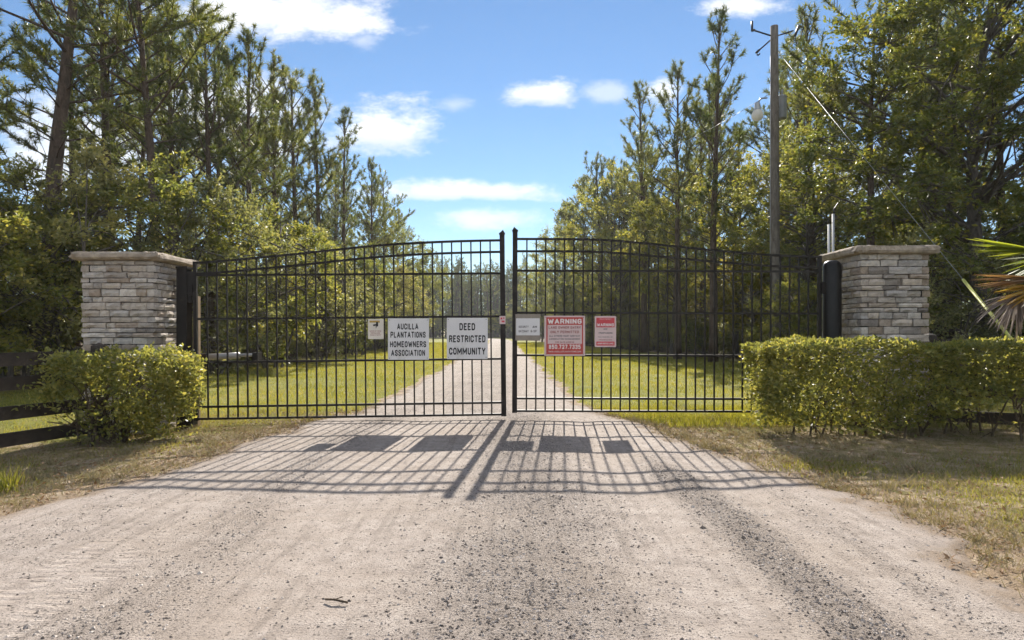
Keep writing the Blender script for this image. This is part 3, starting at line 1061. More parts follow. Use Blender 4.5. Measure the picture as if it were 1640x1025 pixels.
fill(28, 'pine_tree', gen_pine, -1, 1.2, 12, 13.5, 62, 2.3, 'pine standing in the wood left of the road', 'pine tree', 'pines of the left wood')
fill(40, 'pine_tree', gen_pine, 1, .8, 13, 14.0, 70, 2.0, 'pine standing in the wood right of the road', 'pine tree', 'pines of the right wood')
fill(20, 'young_oak', gen_broad, -1, .6, 9, 11.5, 60, 1.9, 'leafy young oak in the understorey of the left wood', 'oak tree', 'young oaks of the left wood')
fill(28, 'young_oak', gen_broad, 1, .7, 11, 13.5, 66, 1.9, 'leafy young oak in the understorey of the right wood', 'oak tree', 'young oaks of the right wood')
fill(7, 'sweetgum_tree', gen_yellow, -1, .5, 5, 12, 46, 1.8, 'yellowing small tree at the edge of the left wood', 'tree', 'yellowing trees of the left wood')
fill(5, 'sweetgum_tree', gen_yellow, 1, .8, 7, 13, 40, 1.8, 'yellowing small tree among the right-hand pines', 'tree', 'yellowing trees of the right wood')
for (px, y, i, sc_, lab) in ((345, 15.0, 0, 1.25, 'pale grey-green shrub filling the space behind the hinge end of the left gate leaf'),
                              (435, 17.5, 2, 1.15, 'tall leafy shrub behind the middle of the left gate leaf'), (505, 21.5, 0, 1.25, 'bright shrub left of the cream notice on the gate'),
                              (575, 27.0, 2, 1.15, 'dark-footed shrub directly behind the cream notice'), (250, 14.0, 2, 1.20, 'grey-green shrub rising behind the cap of the left stone pillar'),
                              (140, 13.0, 0, 1.30, 'broad shrub behind the left edge of the left stone pillar'), (30, 12.5, 2, 1.05, 'shrub with yellowed leaves at the left edge of the photo'),
                              (640, 36.0, 0, 1.3, 'shrub behind the homeowners association sign'), (1262, 15.2, 2, .62, 'dark shrub hiding the foot of the utility pole')):
    place('wax_myrtle_shrub', SHRUB[i], (px - 820) / 1000 * y, y, sc_, lab, 'shrub', None, rnd.uniform(0, 6.28), 1.12)
fill(40, 'wax_myrtle_shrub', gen_shrub, -1, .1, 5, 10.0, 50, 1.25, 'grey-green leafy shrub along the foot of the left wood', 'shrub', 'shrubs of the left wood')
fill(46, 'wax_myrtle_shrub', gen_shrub, 1, .3, 7, 12.5, 60, 1.2, 'dark leafy shrub along the foot of the right wood', 'shrub', 'shrubs of the right wood')
for k in range(20):                                  # woods that close the view where the road bends
    x = -21 + k * 1.5 + rnd.uniform(-.5, .5)
    y = 112 + rnd.uniform(-4, 8) + abs(x + 6) * .3
    gen_pine(x, y, 'pine_tree', 'distant pine closing the end of the straight road', 'pine tree', 'distant pines at the road end')
for k in range(22):
    x = -22 + k * 1.35 + rnd.uniform(-.5, .5)
    gen_broad(x, 106 + rnd.uniform(-3, 6), 'young_oak', 'distant leafy tree at the end of the straight road', 'oak tree', 'distant leafy trees at the road end')


# say of every grouped tree where one can find it
PLACES = [(110, 'left of the left pillar'), (300, 'above the left pillar'), (400, 'behind the left gate hinge'), (500, 'behind the middle of the left leaf'), (590, 'just left of the cream notice'),
          (625, 'behind the cream notice'), (690, 'behind the association sign'), (785, 'behind the DEED sign'), (830, 'behind the gate opening'), (870, 'behind the security sign'), (940, 'behind the large warning sign'),
          (990, 'behind the small warning sign'), (1090, 'behind the middle of the right leaf'), (1225, 'left of the utility pole'), (1320, 'right of the utility pole'), (1490, 'above the right pillar'), (9999, 'right of the right pillar')]
KINDW = {'pine_tree': 'pine', 'young_oak': 'young oak', 'sweetgum_tree': 'yellowing tree', 'wax_myrtle_shrub': 'shrub'}


def label_trees():
    bins = {}
    for t, x, y in BINS:
        px = 820 + 1000 * x / y
        pl_ = next(w for lim, w in PLACES if px < lim)
        row = 'front-row' if y < 19 else ('second-row' if y < 27 else ('mid-distance' if y < 40 else ('far' if y < 80 else 'very distant')))
        bins.setdefault((KINDW[t.name.split('.')[0]], row, pl_), []).append((px, t))
    for (k, row, pl_), v in bins.items():
        v.sort(key=lambda a: a[0])
        for i, (px, t) in enumerate(v):
            nv = len(v)
            words_ = ['leftmost', 'second from left', 'third from left', 'fourth from left', 'fifth from left', 'sixth from left', 'seventh from left', 'eighth from left', 'ninth from left', 'tenth from left']
            suf = '' if nv == 1 else ', ' + ('rightmost' if i == nv - 1 else words_[min(i, 9)]) + ' in its cluster'
            t['label'] = '%s %s %s%s' % (row, k, pl_, suf)


label_trees()


def distant_wood():
    """the deep of the wood far behind the near trees, one mass"""
    rs = np.random.RandomState(91)
    cb, tb = MB(), MB()
    P, Ls = [], []
    n = 0
    while n < 780:
        y = rs.uniform(34, 150) if n < 300 else rs.uniform(116, 140)
        wl, wr = wood_edges(y)
        side = rs.rand()
        if n >= 300:
            x = rs.uniform(-42, 16)
        elif y > 122:
            x = rs.uniform(-60, 35)
        elif side < .5:
            x = wl - rs.uniform(11, 45)
        else:
            x = wr + rs.uniform(11, 45)
        px = 820 + 1000 * x / y
        if px < -150 or px > 1800:
            continue
        n += 1
        H = min(rs.uniform(8, 13) + (2 if n > 300 else 0), height_for(x, y, 1.5, -12)) if rs.rand() < .65 else rs.uniform(2.5, 6)
        rr = rs.uniform(1.2, 2.2)
        z0 = (.35 if n < 300 else .16) * H if H > 6 else .1
        k = 330 if n < 300 else 240
        v = rs.randn(k, 3)
        v /= np.linalg.norm(v, axis=1)[:, None]
        r = rs.rand(k) ** .5
        cz = rs.rand(k) ** .8
        prof = np.sqrt(np.clip(1 - (2 * cz - .8) ** 2 / 1.5, .03, 1))
        cl = fbm(v[:, 0] * 2 + n * 3.3, cz * 5 + v[:, 1] * 2, 2)
        q = np.stack([x + v[:, 0] * r * rr * prof, y + v[:, 1] * r * rr * prof, z0 + (H - z0) * cz], -1)[cl > .36]
        P.append(q)
        Ls.append(np.full(len(q), .34 if n < 300 else .52))
        if H > 6:
            tb.tube(np.array([(x, y, -.2), (x + rs.randn() * .15, y, H * .5), (x, y, H * .95)]), [.14, .09, .03], 5, False)
    P, Ls = np.concatenate(P), np.concatenate(Ls)
    leaf_quads(cb, P, rs, Ls * rs.uniform(.5, 1.3, len(P)), .5, .3)
    w = obj('distant_wood', cb.mesh('distant_wood', 'far_leaf'), kind='stuff', label='distant woodland filling the gaps behind the near trees', category='wood')
    obj('distant_trunks', tb.mesh('distant_trunks', 'pine_bark', True), w, kind='stuff')


distant_wood()


# ------------------------------------------------------------------ gate
def sweep(mb, pts, hh, d):
    """rectangular bar following points (x, z) in the gate plane, hh half height, d half depth"""
    P = np.array(pts, float)
    T = np.gradient(P, axis=0)
    T /= np.linalg.norm(T, axis=1)[:, None]
    Nn = np.stack([-T[:, 1], T[:, 0]], -1) * hh
    V = []
    for p, n in zip(P, Nn):
        for (sg, dd) in ((1, -d), (1, d), (-1, d), (-1, -d)):
            V.append((p[0] + sg * n[0], dd, p[1] + sg * n[1]))
    k = len(P)
    Q = [(i * 4 + a, i * 4 + (a + 1) % 4, i * 4 + 4 + (a + 1) % 4, i * 4 + 4 + a) for i in range(k - 1) for a in range(4)]
    Q += [(3, 2, 1, 0), (k * 4 - 4, k * 4 - 3, k * 4 - 2, k * 4 - 1)]
    mb.add(V, None, Q)


GU = np.array([0, .1, .17, .32, .44, .54, .64, .77, .85, 1.0])
GL = np.array([0, .07, .19, .37, .56, .71, .83, .92, .96, 1.0])
GUR = np.array([0, .06, .13, .29, .45, .61, .72, .80, .9, 1.0])
GR = np.array([0, .01, .05, .26, .54, .83, .98, 1.0, 1.0, 1.0])


def smooth_g(u, gu, gv):
    e = 0.04
    return sum(np.interp(np.clip(u + k * e, 0, 1), gu, gv) for k in (-1.5, -.75, 0, .75, 1.5)) / 5


def gate_leaf(label, loc, rz, tilt, sg, L, rails, top, second, stile, npick, gu, gv):
    """sg: +1 the leaf runs to +x from its hinge, -1 to -x"""
    g = thing('gate_leaf', label, 'gate', loc, 0)
    g.rotation_euler = (0, tilt, rz)
    f = lambda u, pr: pr[0] + (pr[1] - pr[0]) * smooth_g(u, gu, gv)
    xin, xout = .019, L - .028
    for z in rails:
        m = MB()
        m.box(min(sg * xin, sg * xout), max(sg * xin, sg * xout), -.013, .013, z - .012, z + .012)
        part('rail', m, 'black_paint', g)
    for pr in (top, second):
        us = np.linspace(xin / L, xout / L, 40)
        m = MB()
        sweep(m, [(sg * u * L, f(u, pr)) for u in us], .012, .014)
        part('top_rail', m, 'black_paint', g)
    m = MB()
    m.box(-.019, .019, -.019, .019, rails[0] - .02, top[0] + .012)
    part('hinge_stile', m, 'black_paint', g)
    m = MB()
    x0, x1 = sorted((sg * (L - .028), sg * (L + .028)))
    m.box(x0, x1, -.028, .028, rails[0] - .02, stile - .055)
    c = (x0 + x1) / 2
    m.box(x0 - .006, x1 + .006, -.038, .038, stile - .055, stile - .040)
    m.add([(x0, -.032, stile - .04), (x1, -.032, stile - .04), (x1, .032, stile - .04), (x0, .032, stile - .04), (c + sg * .012, 0, stile)],
          [(0, 1, 4), (1, 2, 4), (2, 3, 4), (3, 0, 4)])
    part('lock_stile', m, 'black_paint', g)
    for i in range(1, npick):
        u = (xin + (xout - xin) * i / npick) / L
        zt = f(u, top)
        m = MB()
        m.box(-.008, .008, -.008, .008, 0, zt - rails[0] - .002)
        part('picket', m, 'black_paint', g, (sg * u * L, 0, rails[0]))
    for z in (.42, 1.5):
        m = MB()
        a, b = sorted((-sg * .019, -sg * .055))
        m.box(a, b, -.03, .03, z - .05, z + .05)
        part('hinge', m, 'black_paint', g)
    return g


GLX, GLY, GRX, GRY = -3.535, 7.0, 3.51, 7.14
gate_leaf('black steel gate leaf on the left, carrying the homeowners association sign', (GLX, GLY, 0), math.atan2(.14, 3.442), -.0100, 1, 3.445,
          (.037, .172, .672, 1.157, 1.647), (1.787, 2.027), (1.662, 1.895), 2.147, 31, GU, GL)
gate_leaf('black steel gate leaf on the right, carrying the red warning signs', (GRX, GRY, 0), 0, .003, -1, 3.481,
          (.100, .244, .737, 1.222, 1.702), (1.872, 2.065), (1.749, 1.925), 2.205, 32, GUR, GR)

gp = thing('gate_post', 'square black gate post with hinge box beside the left stone pillar', 'post', (-3.69, 7.03, -.08))
m = MB(); m.box(-.058, .058, -.058, .058, -.2, 1.80); part('post', m, 'black_paint', gp)
m = MB(); m.box(-.064, .064, -.064, .064, 1.80, 1.825); part('cap', m, 'black_paint', gp)
m = MB(); m.box(.058, .125, -.05, .05, 1.50, 1.77); m.box(.058, .10, -.04, .04, 1.42, 1.50); part('hinge_box', m, 'black_paint', gp)
m = MB(); m.box(.058, .125, -.05, .05, .05, .17); part('hinge_box', m, 'black_paint', gp)
m = MB(); m.box(.062, .118, .07, .13, -.1, 1.50); part('tan_bar', m, 'matte_tan', gp)  # plain tan upright bar just behind the post
gp = thing('gate_post', 'thick round black gate post beside the right stone pillar', 'post', (3.66, 7.14, .02))
m = MB(); m.lathe([(0.098, -.2), (.098, 1.74), (.094, 1.765), (.080, 1.79), (.05, 1.808), (0.0005, 1.815)], sides=28); part('post', m, 'black_pipe', gp, smooth=True)
for zz in (.38, 1.44):
    m = MB(); m.box(-.135, -.09, -.04, .04, zz, zz + .12); part('hinge_bracket', m, 'black_paint', gp)

op = thing('gate_opener', 'pale gate opener arm behind the hinge end of the left gate leaf', 'gate opener', (-3.56, 7.26, .72))
m = MB(); m.tube([(0, 0, 0), (.40, -.02, .02)], .036, 12); part('motor_tube', m, 'opener_paint', op, smooth=True)
m = MB(); m.tube([(.40, -.02, .02), (.64, -.04, .03)], .021, 10); part('push_rod', m, 'opener_paint', op, smooth=True)
m = MB(); m.box(.60, .66, -.15, -.02, -.03, .06); part('bracket', m, 'black_paint', op)
m = MB(); m.box(-.05, .02, -.05, .05, -.04, .04); part('bracket', m, 'black_paint', op)


# ------------------------------------------------------------------ stone pillars
def stone_meshes():
    out = []
    for v in range(7):
        rs = np.random.RandomState(400 + v)
        nx, nz = 4, 3
        V, Q = [], []
        for j in range(nz):
            for i in range(nx):
                u, w = i / (nx - 1) - .5, j / (nz - 1) - .5
                edge = (i in (0, nx - 1)) or (j in (0, nz - 1))
                V.append((u * (1 + .03 * rs.randn() * edge), -.5 - (0 if edge else .10) - rs.rand() * .22, w * (1 + .05 * rs.randn() * edge)))
        b = len(V)
        ring = [i for i in range(nx)] + [nx * (j + 1) - 1 for j in range(1, nz)] + [nx * nz - 1 - i for i in range(1, nx)] + [nx * (nz - 1 - j) for j in range(1, nz - 1)]
        for r_ in ring:
            p = V[r_]
            V.append((p[0], .5, p[2]))
        for j in range(nz - 1):
            for i in range(nx - 1):
                a = j * nx + i
                Q.append((a, a + 1, a + nx + 1, a + nx))
        n = len(ring)
        for i in range(n):
            Q.append((ring[(i + 1) % n], ring[i], b + i, b + (i + 1) % n))
        mb = MB()
        mb.add(V, None, Q)
        out.append(mb.mesh('stone', 'stone', False))
    return out


STONES = stone_meshes()


def pillar(label, x0, x1, y0, y1, zb, zt, seed, inner):
    """inner: +1 when the side facing the drive is at x1"""
    rr = random.Random(seed)
    W, D = x1 - x0, y1 - y0
    p = thing('stone_pillar', label, 'pillar', ((x0 + x1) / 2, (y0 + y1) / 2, zb))
    m = MB()
    m.box(-W / 2 + .03, W / 2 - .03, -D / 2 + .03, D / 2 - .03, -.2, zt - zb)
    part('core', m, 'mortar', p)
    z, row = 0.0, 0
    hidden = MB()
    th = .075
    while z < zt - zb - .02:
        hh = min(rr.choice((.052, .060, .066, .074, .084)), zt - zb - z)
        if zt - zb - z - hh < .03:
            hh = zt - zb - z
        for side in range(4):                        # 0 front, 1 right, 2 back, 3 left
            span = W if side in (0, 2) else D
            short = (row + side) % 2
            a, b = -span / 2 + (th if short else 0), span / 2 - (th if short else 0)
            cuts = [a]
            while b - cuts[-1] > .40:
                cuts.append(cuts[-1] + rr.uniform(.09, .26))
            if b - cuts[-1] > .27:
                cuts.append((cuts[-1] + b) / 2 + rr.uniform(-.04, .04))
            cuts.append(b)
            for c0, c1 in zip(cuts, cuts[1:]):
                off = (D if side in (0, 2) else W) / 2
                proud = rr.uniform(-.016, .014)
                ang = {0: 0, 1: math.pi / 2, 2: math.pi, 3: -math.pi / 2}[side]
                cx = (c0 + c1) / 2
                q = Matrix.Rotation(ang, 4, 'Z') @ Vector((cx, -(off - th / 2 + proud), z + hh / 2))
                me = STONES[rr.randrange(7)]
                scl = (c1 - c0 - .007, th, hh - .009)
                visible = side == 0 or side == (1 if inner > 0 else 3)
                tilt = rr.uniform(-.012, .012)
                if visible:
                    o = obj('stone', me, p, q, (0, tilt, ang))
                    o.scale = scl
                else:
                    M = Matrix.Translation(q) @ Matrix.Rotation(ang, 4, 'Z') @ Matrix.Diagonal((*scl, 1))
                    n0 = len(me.vertices)
                    co = np.empty(n0 * 3)
                    me.vertices.foreach_get('co', co)
                    co = co.reshape(-1, 3)
                    co = (np.array(M.to_3x3()) @ co.T).T + np.array(M.translation)
                    hidden.add(co, None, [tuple(f.vertices) for f in me.polygons])
        z += hh
        row += 1
    part('rear_stones', hidden, 'stone', p, kind='stuff')
    # rough cap slab
    rs = np.random.RandomState(seed)
    n = 22
    V, Q = [], []
    ex, ey = W / 2 + .085, D / 2 + .085
    prof = [(.86, -.004), (.965, .006), (1.0, .028), (1.0, .060), (.975, .080), (.90, .090), (.5, .096), (.02, .098)]
    a = np.linspace(0, 2 * math.pi, 72, endpoint=False)
    sqx = np.sign(np.cos(a)) * np.abs(np.cos(a)) ** .16
    sqy = np.sign(np.sin(a)) * np.abs(np.sin(a)) ** .16
    k = np.maximum(np.abs(sqx), np.abs(sqy))
    nz = rs.randn(len(prof), 72)
    nz = (nz + np.roll(nz, 1, 1) + np.roll(nz, 2, 1)) / 2.2
    for i, (s_, zz) in enumerate(prof):
        for j in range(72):
            jt = .016 * nz[i, j] if s_ > .6 else 0
            V.append((sqx[j] / k[j] * ex * s_ * (1 + jt), sqy[j] / k[j] * ey * s_ * (1 + jt), zz + .0035 * rs.randn() + zt - zb))
    for i in range(len(prof) - 1):
        for j in range(72):
            Q.append((i * 72 + j, i * 72 + (j + 1) % 72, (i + 1) * 72 + (j + 1) % 72, (i + 1) * 72 + j))
    m = MB()
    m.add(V, None, Q)
    part('cap', m, 'cap_stone', p)


pillar('grey stacked-stone gate pillar on the left behind the rounded bush', -4.64, -3.87, 6.75, 7.50, -.10, 1.785, 31, 1)
pillar('grey stacked-stone gate pillar on the right behind the clipped hedge', 3.86, 4.60, 6.90, 7.64, -.02, 1.875, 47, -1)


# ------------------------------------------------------------------ signs
# condensed block capitals drawn as strokes on a unit cell (x 0..1, y 0..1)
_O = [(.5, 1), (.85, .93), (1, .75), (1, .25), (.85, .07), (.5, 0), (.15, .07), (0, .25), (0, .75), (.15, .93), (.5, 1)]
GLY = {
    'A': [[(0, 0), (.5, 1), (1, 0)], [(.18, .30), (.82, .30)]], 'B': [[(0, 0), (0, 1), (.7, 1), (.95, .88), (.95, .65), (.7, .53), (0, .53)], [(.7, .53), (1, .40), (1, .12), (.75, 0), (0, 0)]],
    'C': [[(1, .72), (1, .78), (.85, .95), (.5, 1), (.15, .95), (0, .75), (0, .25), (.15, .05), (.5, 0), (.85, .05), (1, .22), (1, .28)]],
    'D': [[(0, 0), (0, 1), (.6, 1), (.9, .9), (1, .7), (1, .3), (.9, .1), (.6, 0), (0, 0)]], 'E': [[(1, 1), (0, 1), (0, 0), (1, 0)], [(0, .52), (.8, .52)]],
    'F': [[(1, 1), (0, 1), (0, 0)], [(0, .52), (.8, .52)]], 'G': [[(1, .76), (.85, .95), (.5, 1), (.15, .95), (0, .75), (0, .25), (.15, .05), (.5, 0), (.85, .05), (1, .22), (1, .48), (.55, .48)]],
    'H': [[(0, 0), (0, 1)], [(1, 0), (1, 1)], [(0, .52), (1, .52)]], 'I': [[(0, 0), (0, 1)]], 'J': [[(1, 1), (1, .22), (.8, 0), (.3, 0), (0, .2)]], 'K': [[(0, 0), (0, 1)], [(1, 1), (0, .4)], [(.3, .58), (1, 0)]],
    'L': [[(0, 1), (0, 0), (1, 0)]], 'M': [[(0, 0), (0, 1), (.5, .25), (1, 1), (1, 0)]], 'N': [[(0, 0), (0, 1), (1, 0), (1, 1)]], 'O': [_O],
    'P': [[(0, 0), (0, 1), (.7, 1), (1, .88), (1, .58), (.7, .46), (0, .46)]], 'R': [[(0, 0), (0, 1), (.7, 1), (1, .88), (1, .62), (.7, .50), (0, .50)], [(.6, .5), (1, 0)]],
    'S': [[(1, .76), (.88, .94), (.5, 1), (.12, .94), (0, .76), (.1, .60), (.9, .40), (1, .24), (.88, .06), (.5, 0), (.12, .06), (0, .24)]], 'T': [[(0, 1), (1, 1)], [(.5, 1), (.5, 0)]],
    'U': [[(0, 1), (0, .22), (.15, .05), (.5, 0), (.85, .05), (1, .22), (1, 1)]], 'V': [[(0, 1), (.5, 0), (1, 1)]], 'W': [[(0, 1), (.25, 0), (.5, .8), (.75, 0), (1, 1)]], 'Y': [[(0, 1), (.5, .45), (1, 1)], [(.5, .45), (.5, 0)]],
    '0': [_O], '2': [[(0, .75), (.15, .95), (.5, 1), (.85, .95), (1, .75), (.9, .5), (0, 0), (1, 0)]], '3': [[(0, .85), (.3, 1), (.8, 1), (1, .8), (.85, .56), (.4, .53)], [(.85, .52), (1, .25), (.8, 0), (.3, 0), (0, .15)]],
    '5': [[(1, 1), (.08, 1), (.02, .55), (.6, .62), (1, .45), (1, .2), (.7, 0), (.2, 0), (0, .15)]], '7': [[(0, 1), (1, 1), (.35, 0)]],
    '8': [[(.5, .53), (.1, .65), (.08, .88), (.5, 1), (.92, .88), (.9, .65), (.5, .53), (.05, .38), (.02, .12), (.5, 0), (.98, .12), (.95, .38), (.5, .53)]], '.': [[(0, 0), (0, .02)]], '-': [[(0, .45), (1, .45)]],
}
GW = {'I': .0, 'M': .72, 'W': .80, '.': .0, 'E': .42, 'F': .42, 'L': .42, '-': .3, 'A': .60, 'Y': .56}


def text(body, w, h, cx, cz, y, mat, parent, bold=0.0, th=.21, gap=.20, name='lettering'):
    """one line of lettering as one flat mesh; th is the stroke relative to the letter height"""
    pen, segs = 0.0, []
    for ch in body.upper():
        if ch == ' ':
            pen += .42
            continue
        gw = GW.get(ch, .50)
        for st in GLY[ch]:
            segs.append([(pen + th / 2 + a * gw, th / 2 + b * (1 - th)) for a, b in st])
        pen += gw + th + gap * .75
    tw_ = pen - gap * .75
    mb = MB()
    sx, sz = w / tw_, h
    lay = 0
    for st in segs:
        for (a, b) in zip(st, st[1:]):
            a, b = np.array(a), np.array(b)
            d = b - a
            L = np.linalg.norm(d)
            if L < 1e-6:
                continue
            d /= L
            n = np.array([-d[1], d[0]]) * th / 2
            e = d * th * .30
            q = [a - e - n, b + e - n, b + e + n, a - e + n]
            lay += 1
            yy = y - .00004 * (lay % 3)
            mb.add([(cx - w / 2 + p[0] * sx, yy, cz - h / 2 + p[1] * sz) for p in q], [(0, 1, 2), (0, 2, 3)])
    return part(name, mb, mat, parent)


def gate_y(x):
    return 7.0 + (x + 3.535) / 3.442 * .14 if x < -.06 else 7.14


def sign_root(name, label, px0, px1, py0, py1, dy=.028):
    X0, X1 = [(p - 820) * 7.08 / 1000 for p in (px0, px1)]
    Z1, Z0 = [CAMZ - (p - 532) * 7.08 / 1000 for p in (py0, py1)]
    cx, cz = (X0 + X1) / 2, (Z0 + Z1) / 2
    t = thing(name, label, 'sign', (cx, gate_y(cx) - dy, cz), .0405 if cx < -.06 else 0)
    return t, X1 - X0, Z1 - Z0


def plate(parent, name, w, h, cx, cz, y0, y1, mat, r=.006):
    mb = MB()
    pts = []
    for sx, sz, a0 in ((1, 1, 0), (-1, 1, 90), (-1, -1, 180), (1, -1, 270)):
        for k in range(4):
            a = R(a0 + 30 * k)
            pts.append((cx + sx * (w / 2 - r) + r * math.cos(a), cz + sz * (h / 2 - r) + r * math.sin(a)))
    n = len(pts)
    V = [(x, y0, z) for x, z in pts] + [(x, y1, z) for x, z in pts] + [(cx, y0, cz), (cx, y1, cz)]
    T = []
    for i in range(n):
        j = (i + 1) % n
        T += [(2 * n, j, i), (2 * n + 1, n + i, n + j), (i, j, n + j), (i, n + j, n + i)]
    mb.add(V, T)
    return part(name, mb, mat, parent)


def bolts(t, w, h, mat='dark_steel'):
    for sx in (-1, 1):
        for sz in (-1, 1):
            m = MB()
            m.tube([(sx * (w / 2 - .018), -.007, sz * (h / 2 - .018)), (sx * (w / 2 - .018), .012, sz * (h / 2 - .018))], .0045, 8)
            part('bolt', m, mat, t)


t, w, h = sign_root('association_sign', 'white sign reading AUCILLA PLANTATIONS HOMEOWNERS ASSOCIATION on the left gate leaf', 622, 687, 510, 576)
plate(t, 'panel', w, h, 0, 0, -.003, .003, 'sign_white')
for s_, ww, zc in (('AUCILLA', .52, .305), ('PLANTATIONS', .86, .105), ('HOMEOWNERS', .885, -.125), ('ASSOCIATION', .83, -.335)):
    text(s_, w * ww, h * .150, -.004 if s_ != 'AUCILLA' else -.008, h * zc, -.0042, 'ink_black', t, .012)
bolts(t, w, h)
t, w, h = sign_root('community_sign', 'white sign reading DEED RESTRICTED COMMUNITY on the left gate leaf', 715.5, 781, 509, 575)
plate(t, 'panel', w, h, 0, 0, -.003, .003, 'sign_white')
for s_, ww, zc in (('DEED', .385, .285), ('RESTRICTED', .89, -.01), ('COMMUNITY', .89, -.31)):
    text(s_, w * ww, h * .175, 0, h * zc, -.0042, 'ink_black', t, .012)
bolts(t, w, h)
t, w, h = sign_root('camera_notice', 'small cream notice with a yellow heading strip, leftmost sign on the gate', 590.5, 615, 511, 543)
plate(t, 'panel', w, h, 0, 0, -.003, .003, 'sign_cream')
plate(t, 'heading_strip', w * .66, h * .10, -.012, h * .37, -.0046, -.0034, 'sign_yellow', .002)
m = MB()
m.tube([(-.028, -.0045, .042), (.004, -.0045, .050)], .009, 8); m.box(.004, .026, -.0055, -.0036, .030, .080); m.tube([(.006, -.0045, .030), (.002, -.0045, .012)], .004, 6)
part('camera_symbol', m, 'ink_black', t)
for zc, ww in ((-.10, .72), (-.20, .60), (-.30, .66)):
    text('NOTICE OF VIDEO' if zc == -.10 else ('SURVEILLANCE' if zc == -.20 else 'IN USE AT GATE'), w * ww, h * .055, -.004, h * zc, -.0042, 'ink_brown', t, 0)
t, w, h = sign_root('latch_sticker', 'tiny square red and white sticker on the left lock stile', 800, 809.5, 506, 519, .040)
plate(t, 'panel', w, h, 0, 0, -.003, .003, 'sign_pink')
for (a, b, ww, hh) in ((-.012, .018, .020, .022), (.014, .022, .016, .016), (.006, -.016, .034, .020)):
    plate(t, 'print_mark', ww, hh, a, b, -.0044, -.0034, 'sign_crimson', .002)
t, w, h = sign_root('security_sign', 'small white security sign on a grey-brown backing board beside the right lock stile', 825.5, 865.5, 503, 545.5, .030)
plate(t, 'backing_board', w, h, 0, 0, .000, .010, 'backing_board', .003)
plate(t, 'panel', w * .95, h * .645, 0, h * .02, -.006, -.001, 'sign_white', .004)
text('Security', w * .40, h * .085, -w * .17, h * .02, -.0072, 'ink_grey', t, .01)
text('AM', w * .17, h * .085, w * .27, h * .02, -.0072, 'ink_black', t, .03)
text('Gateway', w * .40, h * .095, -w * .17, -h * .145, -.0072, 'ink_grey', t, .01)
text('8-5p', w * .24, h * .09, w * .23, -h * .145, -.0072, 'ink_grey', t, .01)
t, w, h = sign_root('warning_sign', 'large red and white sign reading WARNING with a phone number', 872, 937.5, 505.5, 570)
plate(t, 'panel', w, h, 0, 0, -.003, .003, 'sign_pink')
plate(t, 'red_field', w * .905, h * .925, 0, 0, -.0046, -.0034, 'sign_red', .005)
plate(t, 'white_field', w * .84, h * .47, 0, h * .035, -.0062, -.0050, 'sign_pink', .003)
text('WARNING', w * .83, h * .125, 0, h * .36, -.0058, 'ink_white', t, .03)
for s_, ww, zc, hh, mt in (('LAND OWNER ENTRY', .79, .205, .062, 'ink_brown'), ('ONLY PERMITTED', .70, .095, .066, 'ink_brown'), ('ALL OTHERS MUST CONTACT', .76, -.005, .045, 'ink_grey'),
                           ('ASSOCIATION MANAGEMENT', .76, -.080, .042, 'ink_grey'), ('FOR GATE ACCESS', .46, -.160, .038, 'ink_brown')):
    text(s_, w * ww, h * hh, 0, h * zc, -.0074, mt, t, .012)
text('850.727.7335', w * .78, h * .110, 0, h * -.275, -.0058, 'ink_white', t, .015)
text('WWW.AUCILLAPLANTATIONS.COM', w * .80, h * .040, 0, h * -.395, -.0058, 'sign_pink', t, .0)
bolts(t, w, h)
t, w, h = sign_root('no_trespass_sign', 'smaller crimson and white warning sign, rightmost sign on the gate', 953, 987.5, 506, 556)
plate(t, 'panel', w, h, 0, 0, -.003, .003, 'sign_pink', .012)
plate(t, 'red_field', w * .85, h * .31, 0, h * .29, -.0046, -.0034, 'sign_crimson', .005)
plate(t, 'red_field', w * .85, h * .13, 0, h * -.385, -.0046, -.0034, 'sign_crimson', .005)
text('PRIVATE PROPERTY', w * .55, h * .035, 0, h * .40, -.0058, 'sign_pink', t, .01)
text('WARNING', w * .78, h * .10, 0, h * .215, -.0058, 'ink_white', t, .03)
for s_, ww, zc, hh, mt in (('NO', .17, .08, .055, 'ink_grey'), ('TRESPASSING', .66, -.045, .055, 'ink_grey'), ('VIOLATORS WILL BE', .66, -.175, .035, 'ink_grey'), ('PROSECUTED', .6, -.265, .035, 'ink_brown')):
    text(s_, w * ww, h * hh, 0, h * zc, -.0042, mt, t, .012)
text('UNDER SURVEILLANCE', w * .74, h * .05, 0, h * -.385, -.0058, 'ink_white', t, .01)


# ------------------------------------------------------------------ board fences
def board_fence(label, pts, tops, bh, posts, th=.035):
    a = Vector((*pts[0], 0))
    f = thing('board_fence', label, 'fence', (pts[0][0], pts[0][1], float(hgt(*pts[0]))))
    z0 = f.location.z
    for (p, q) in zip(pts, pts[1:]):
        d = Vector((q[0] - p[0], q[1] - p[1], 0))
        ang = math.atan2(d.y, d.x)
        for k, zt in enumerate(tops):
            m = MB()
            m.box(0, d.length - .006, -th / 2, th / 2, -bh / 2, bh / 2)
            part('board', m, 'fence_board', f, (p[0] - a.x, p[1] - a.y, zt - bh / 2 - z0), (rnd.uniform(-.02, .02), rnd.uniform(-.004, .004), ang))
    for (x, y) in posts:
        m = MB()
        m.box(-.06, .06, -.06, .06, -.35, tops[0] + .05 - z0)
        m.add([(-.06, -.06, tops[0] + .05 - z0), (.06, -.06, tops[0] + .05 - z0), (.06, .06, tops[0] + .05 - z0), (-.06, .06, tops[0] + .05 - z0), (0, 0, tops[0] + .085 - z0)],
              [(0, 1, 4), (1, 2, 4), (2, 3, 4), (3, 0, 4)])
        part('post', m, 'fence_board', f, (x - a.x, y - a.y, 0), (0, 0, .3))


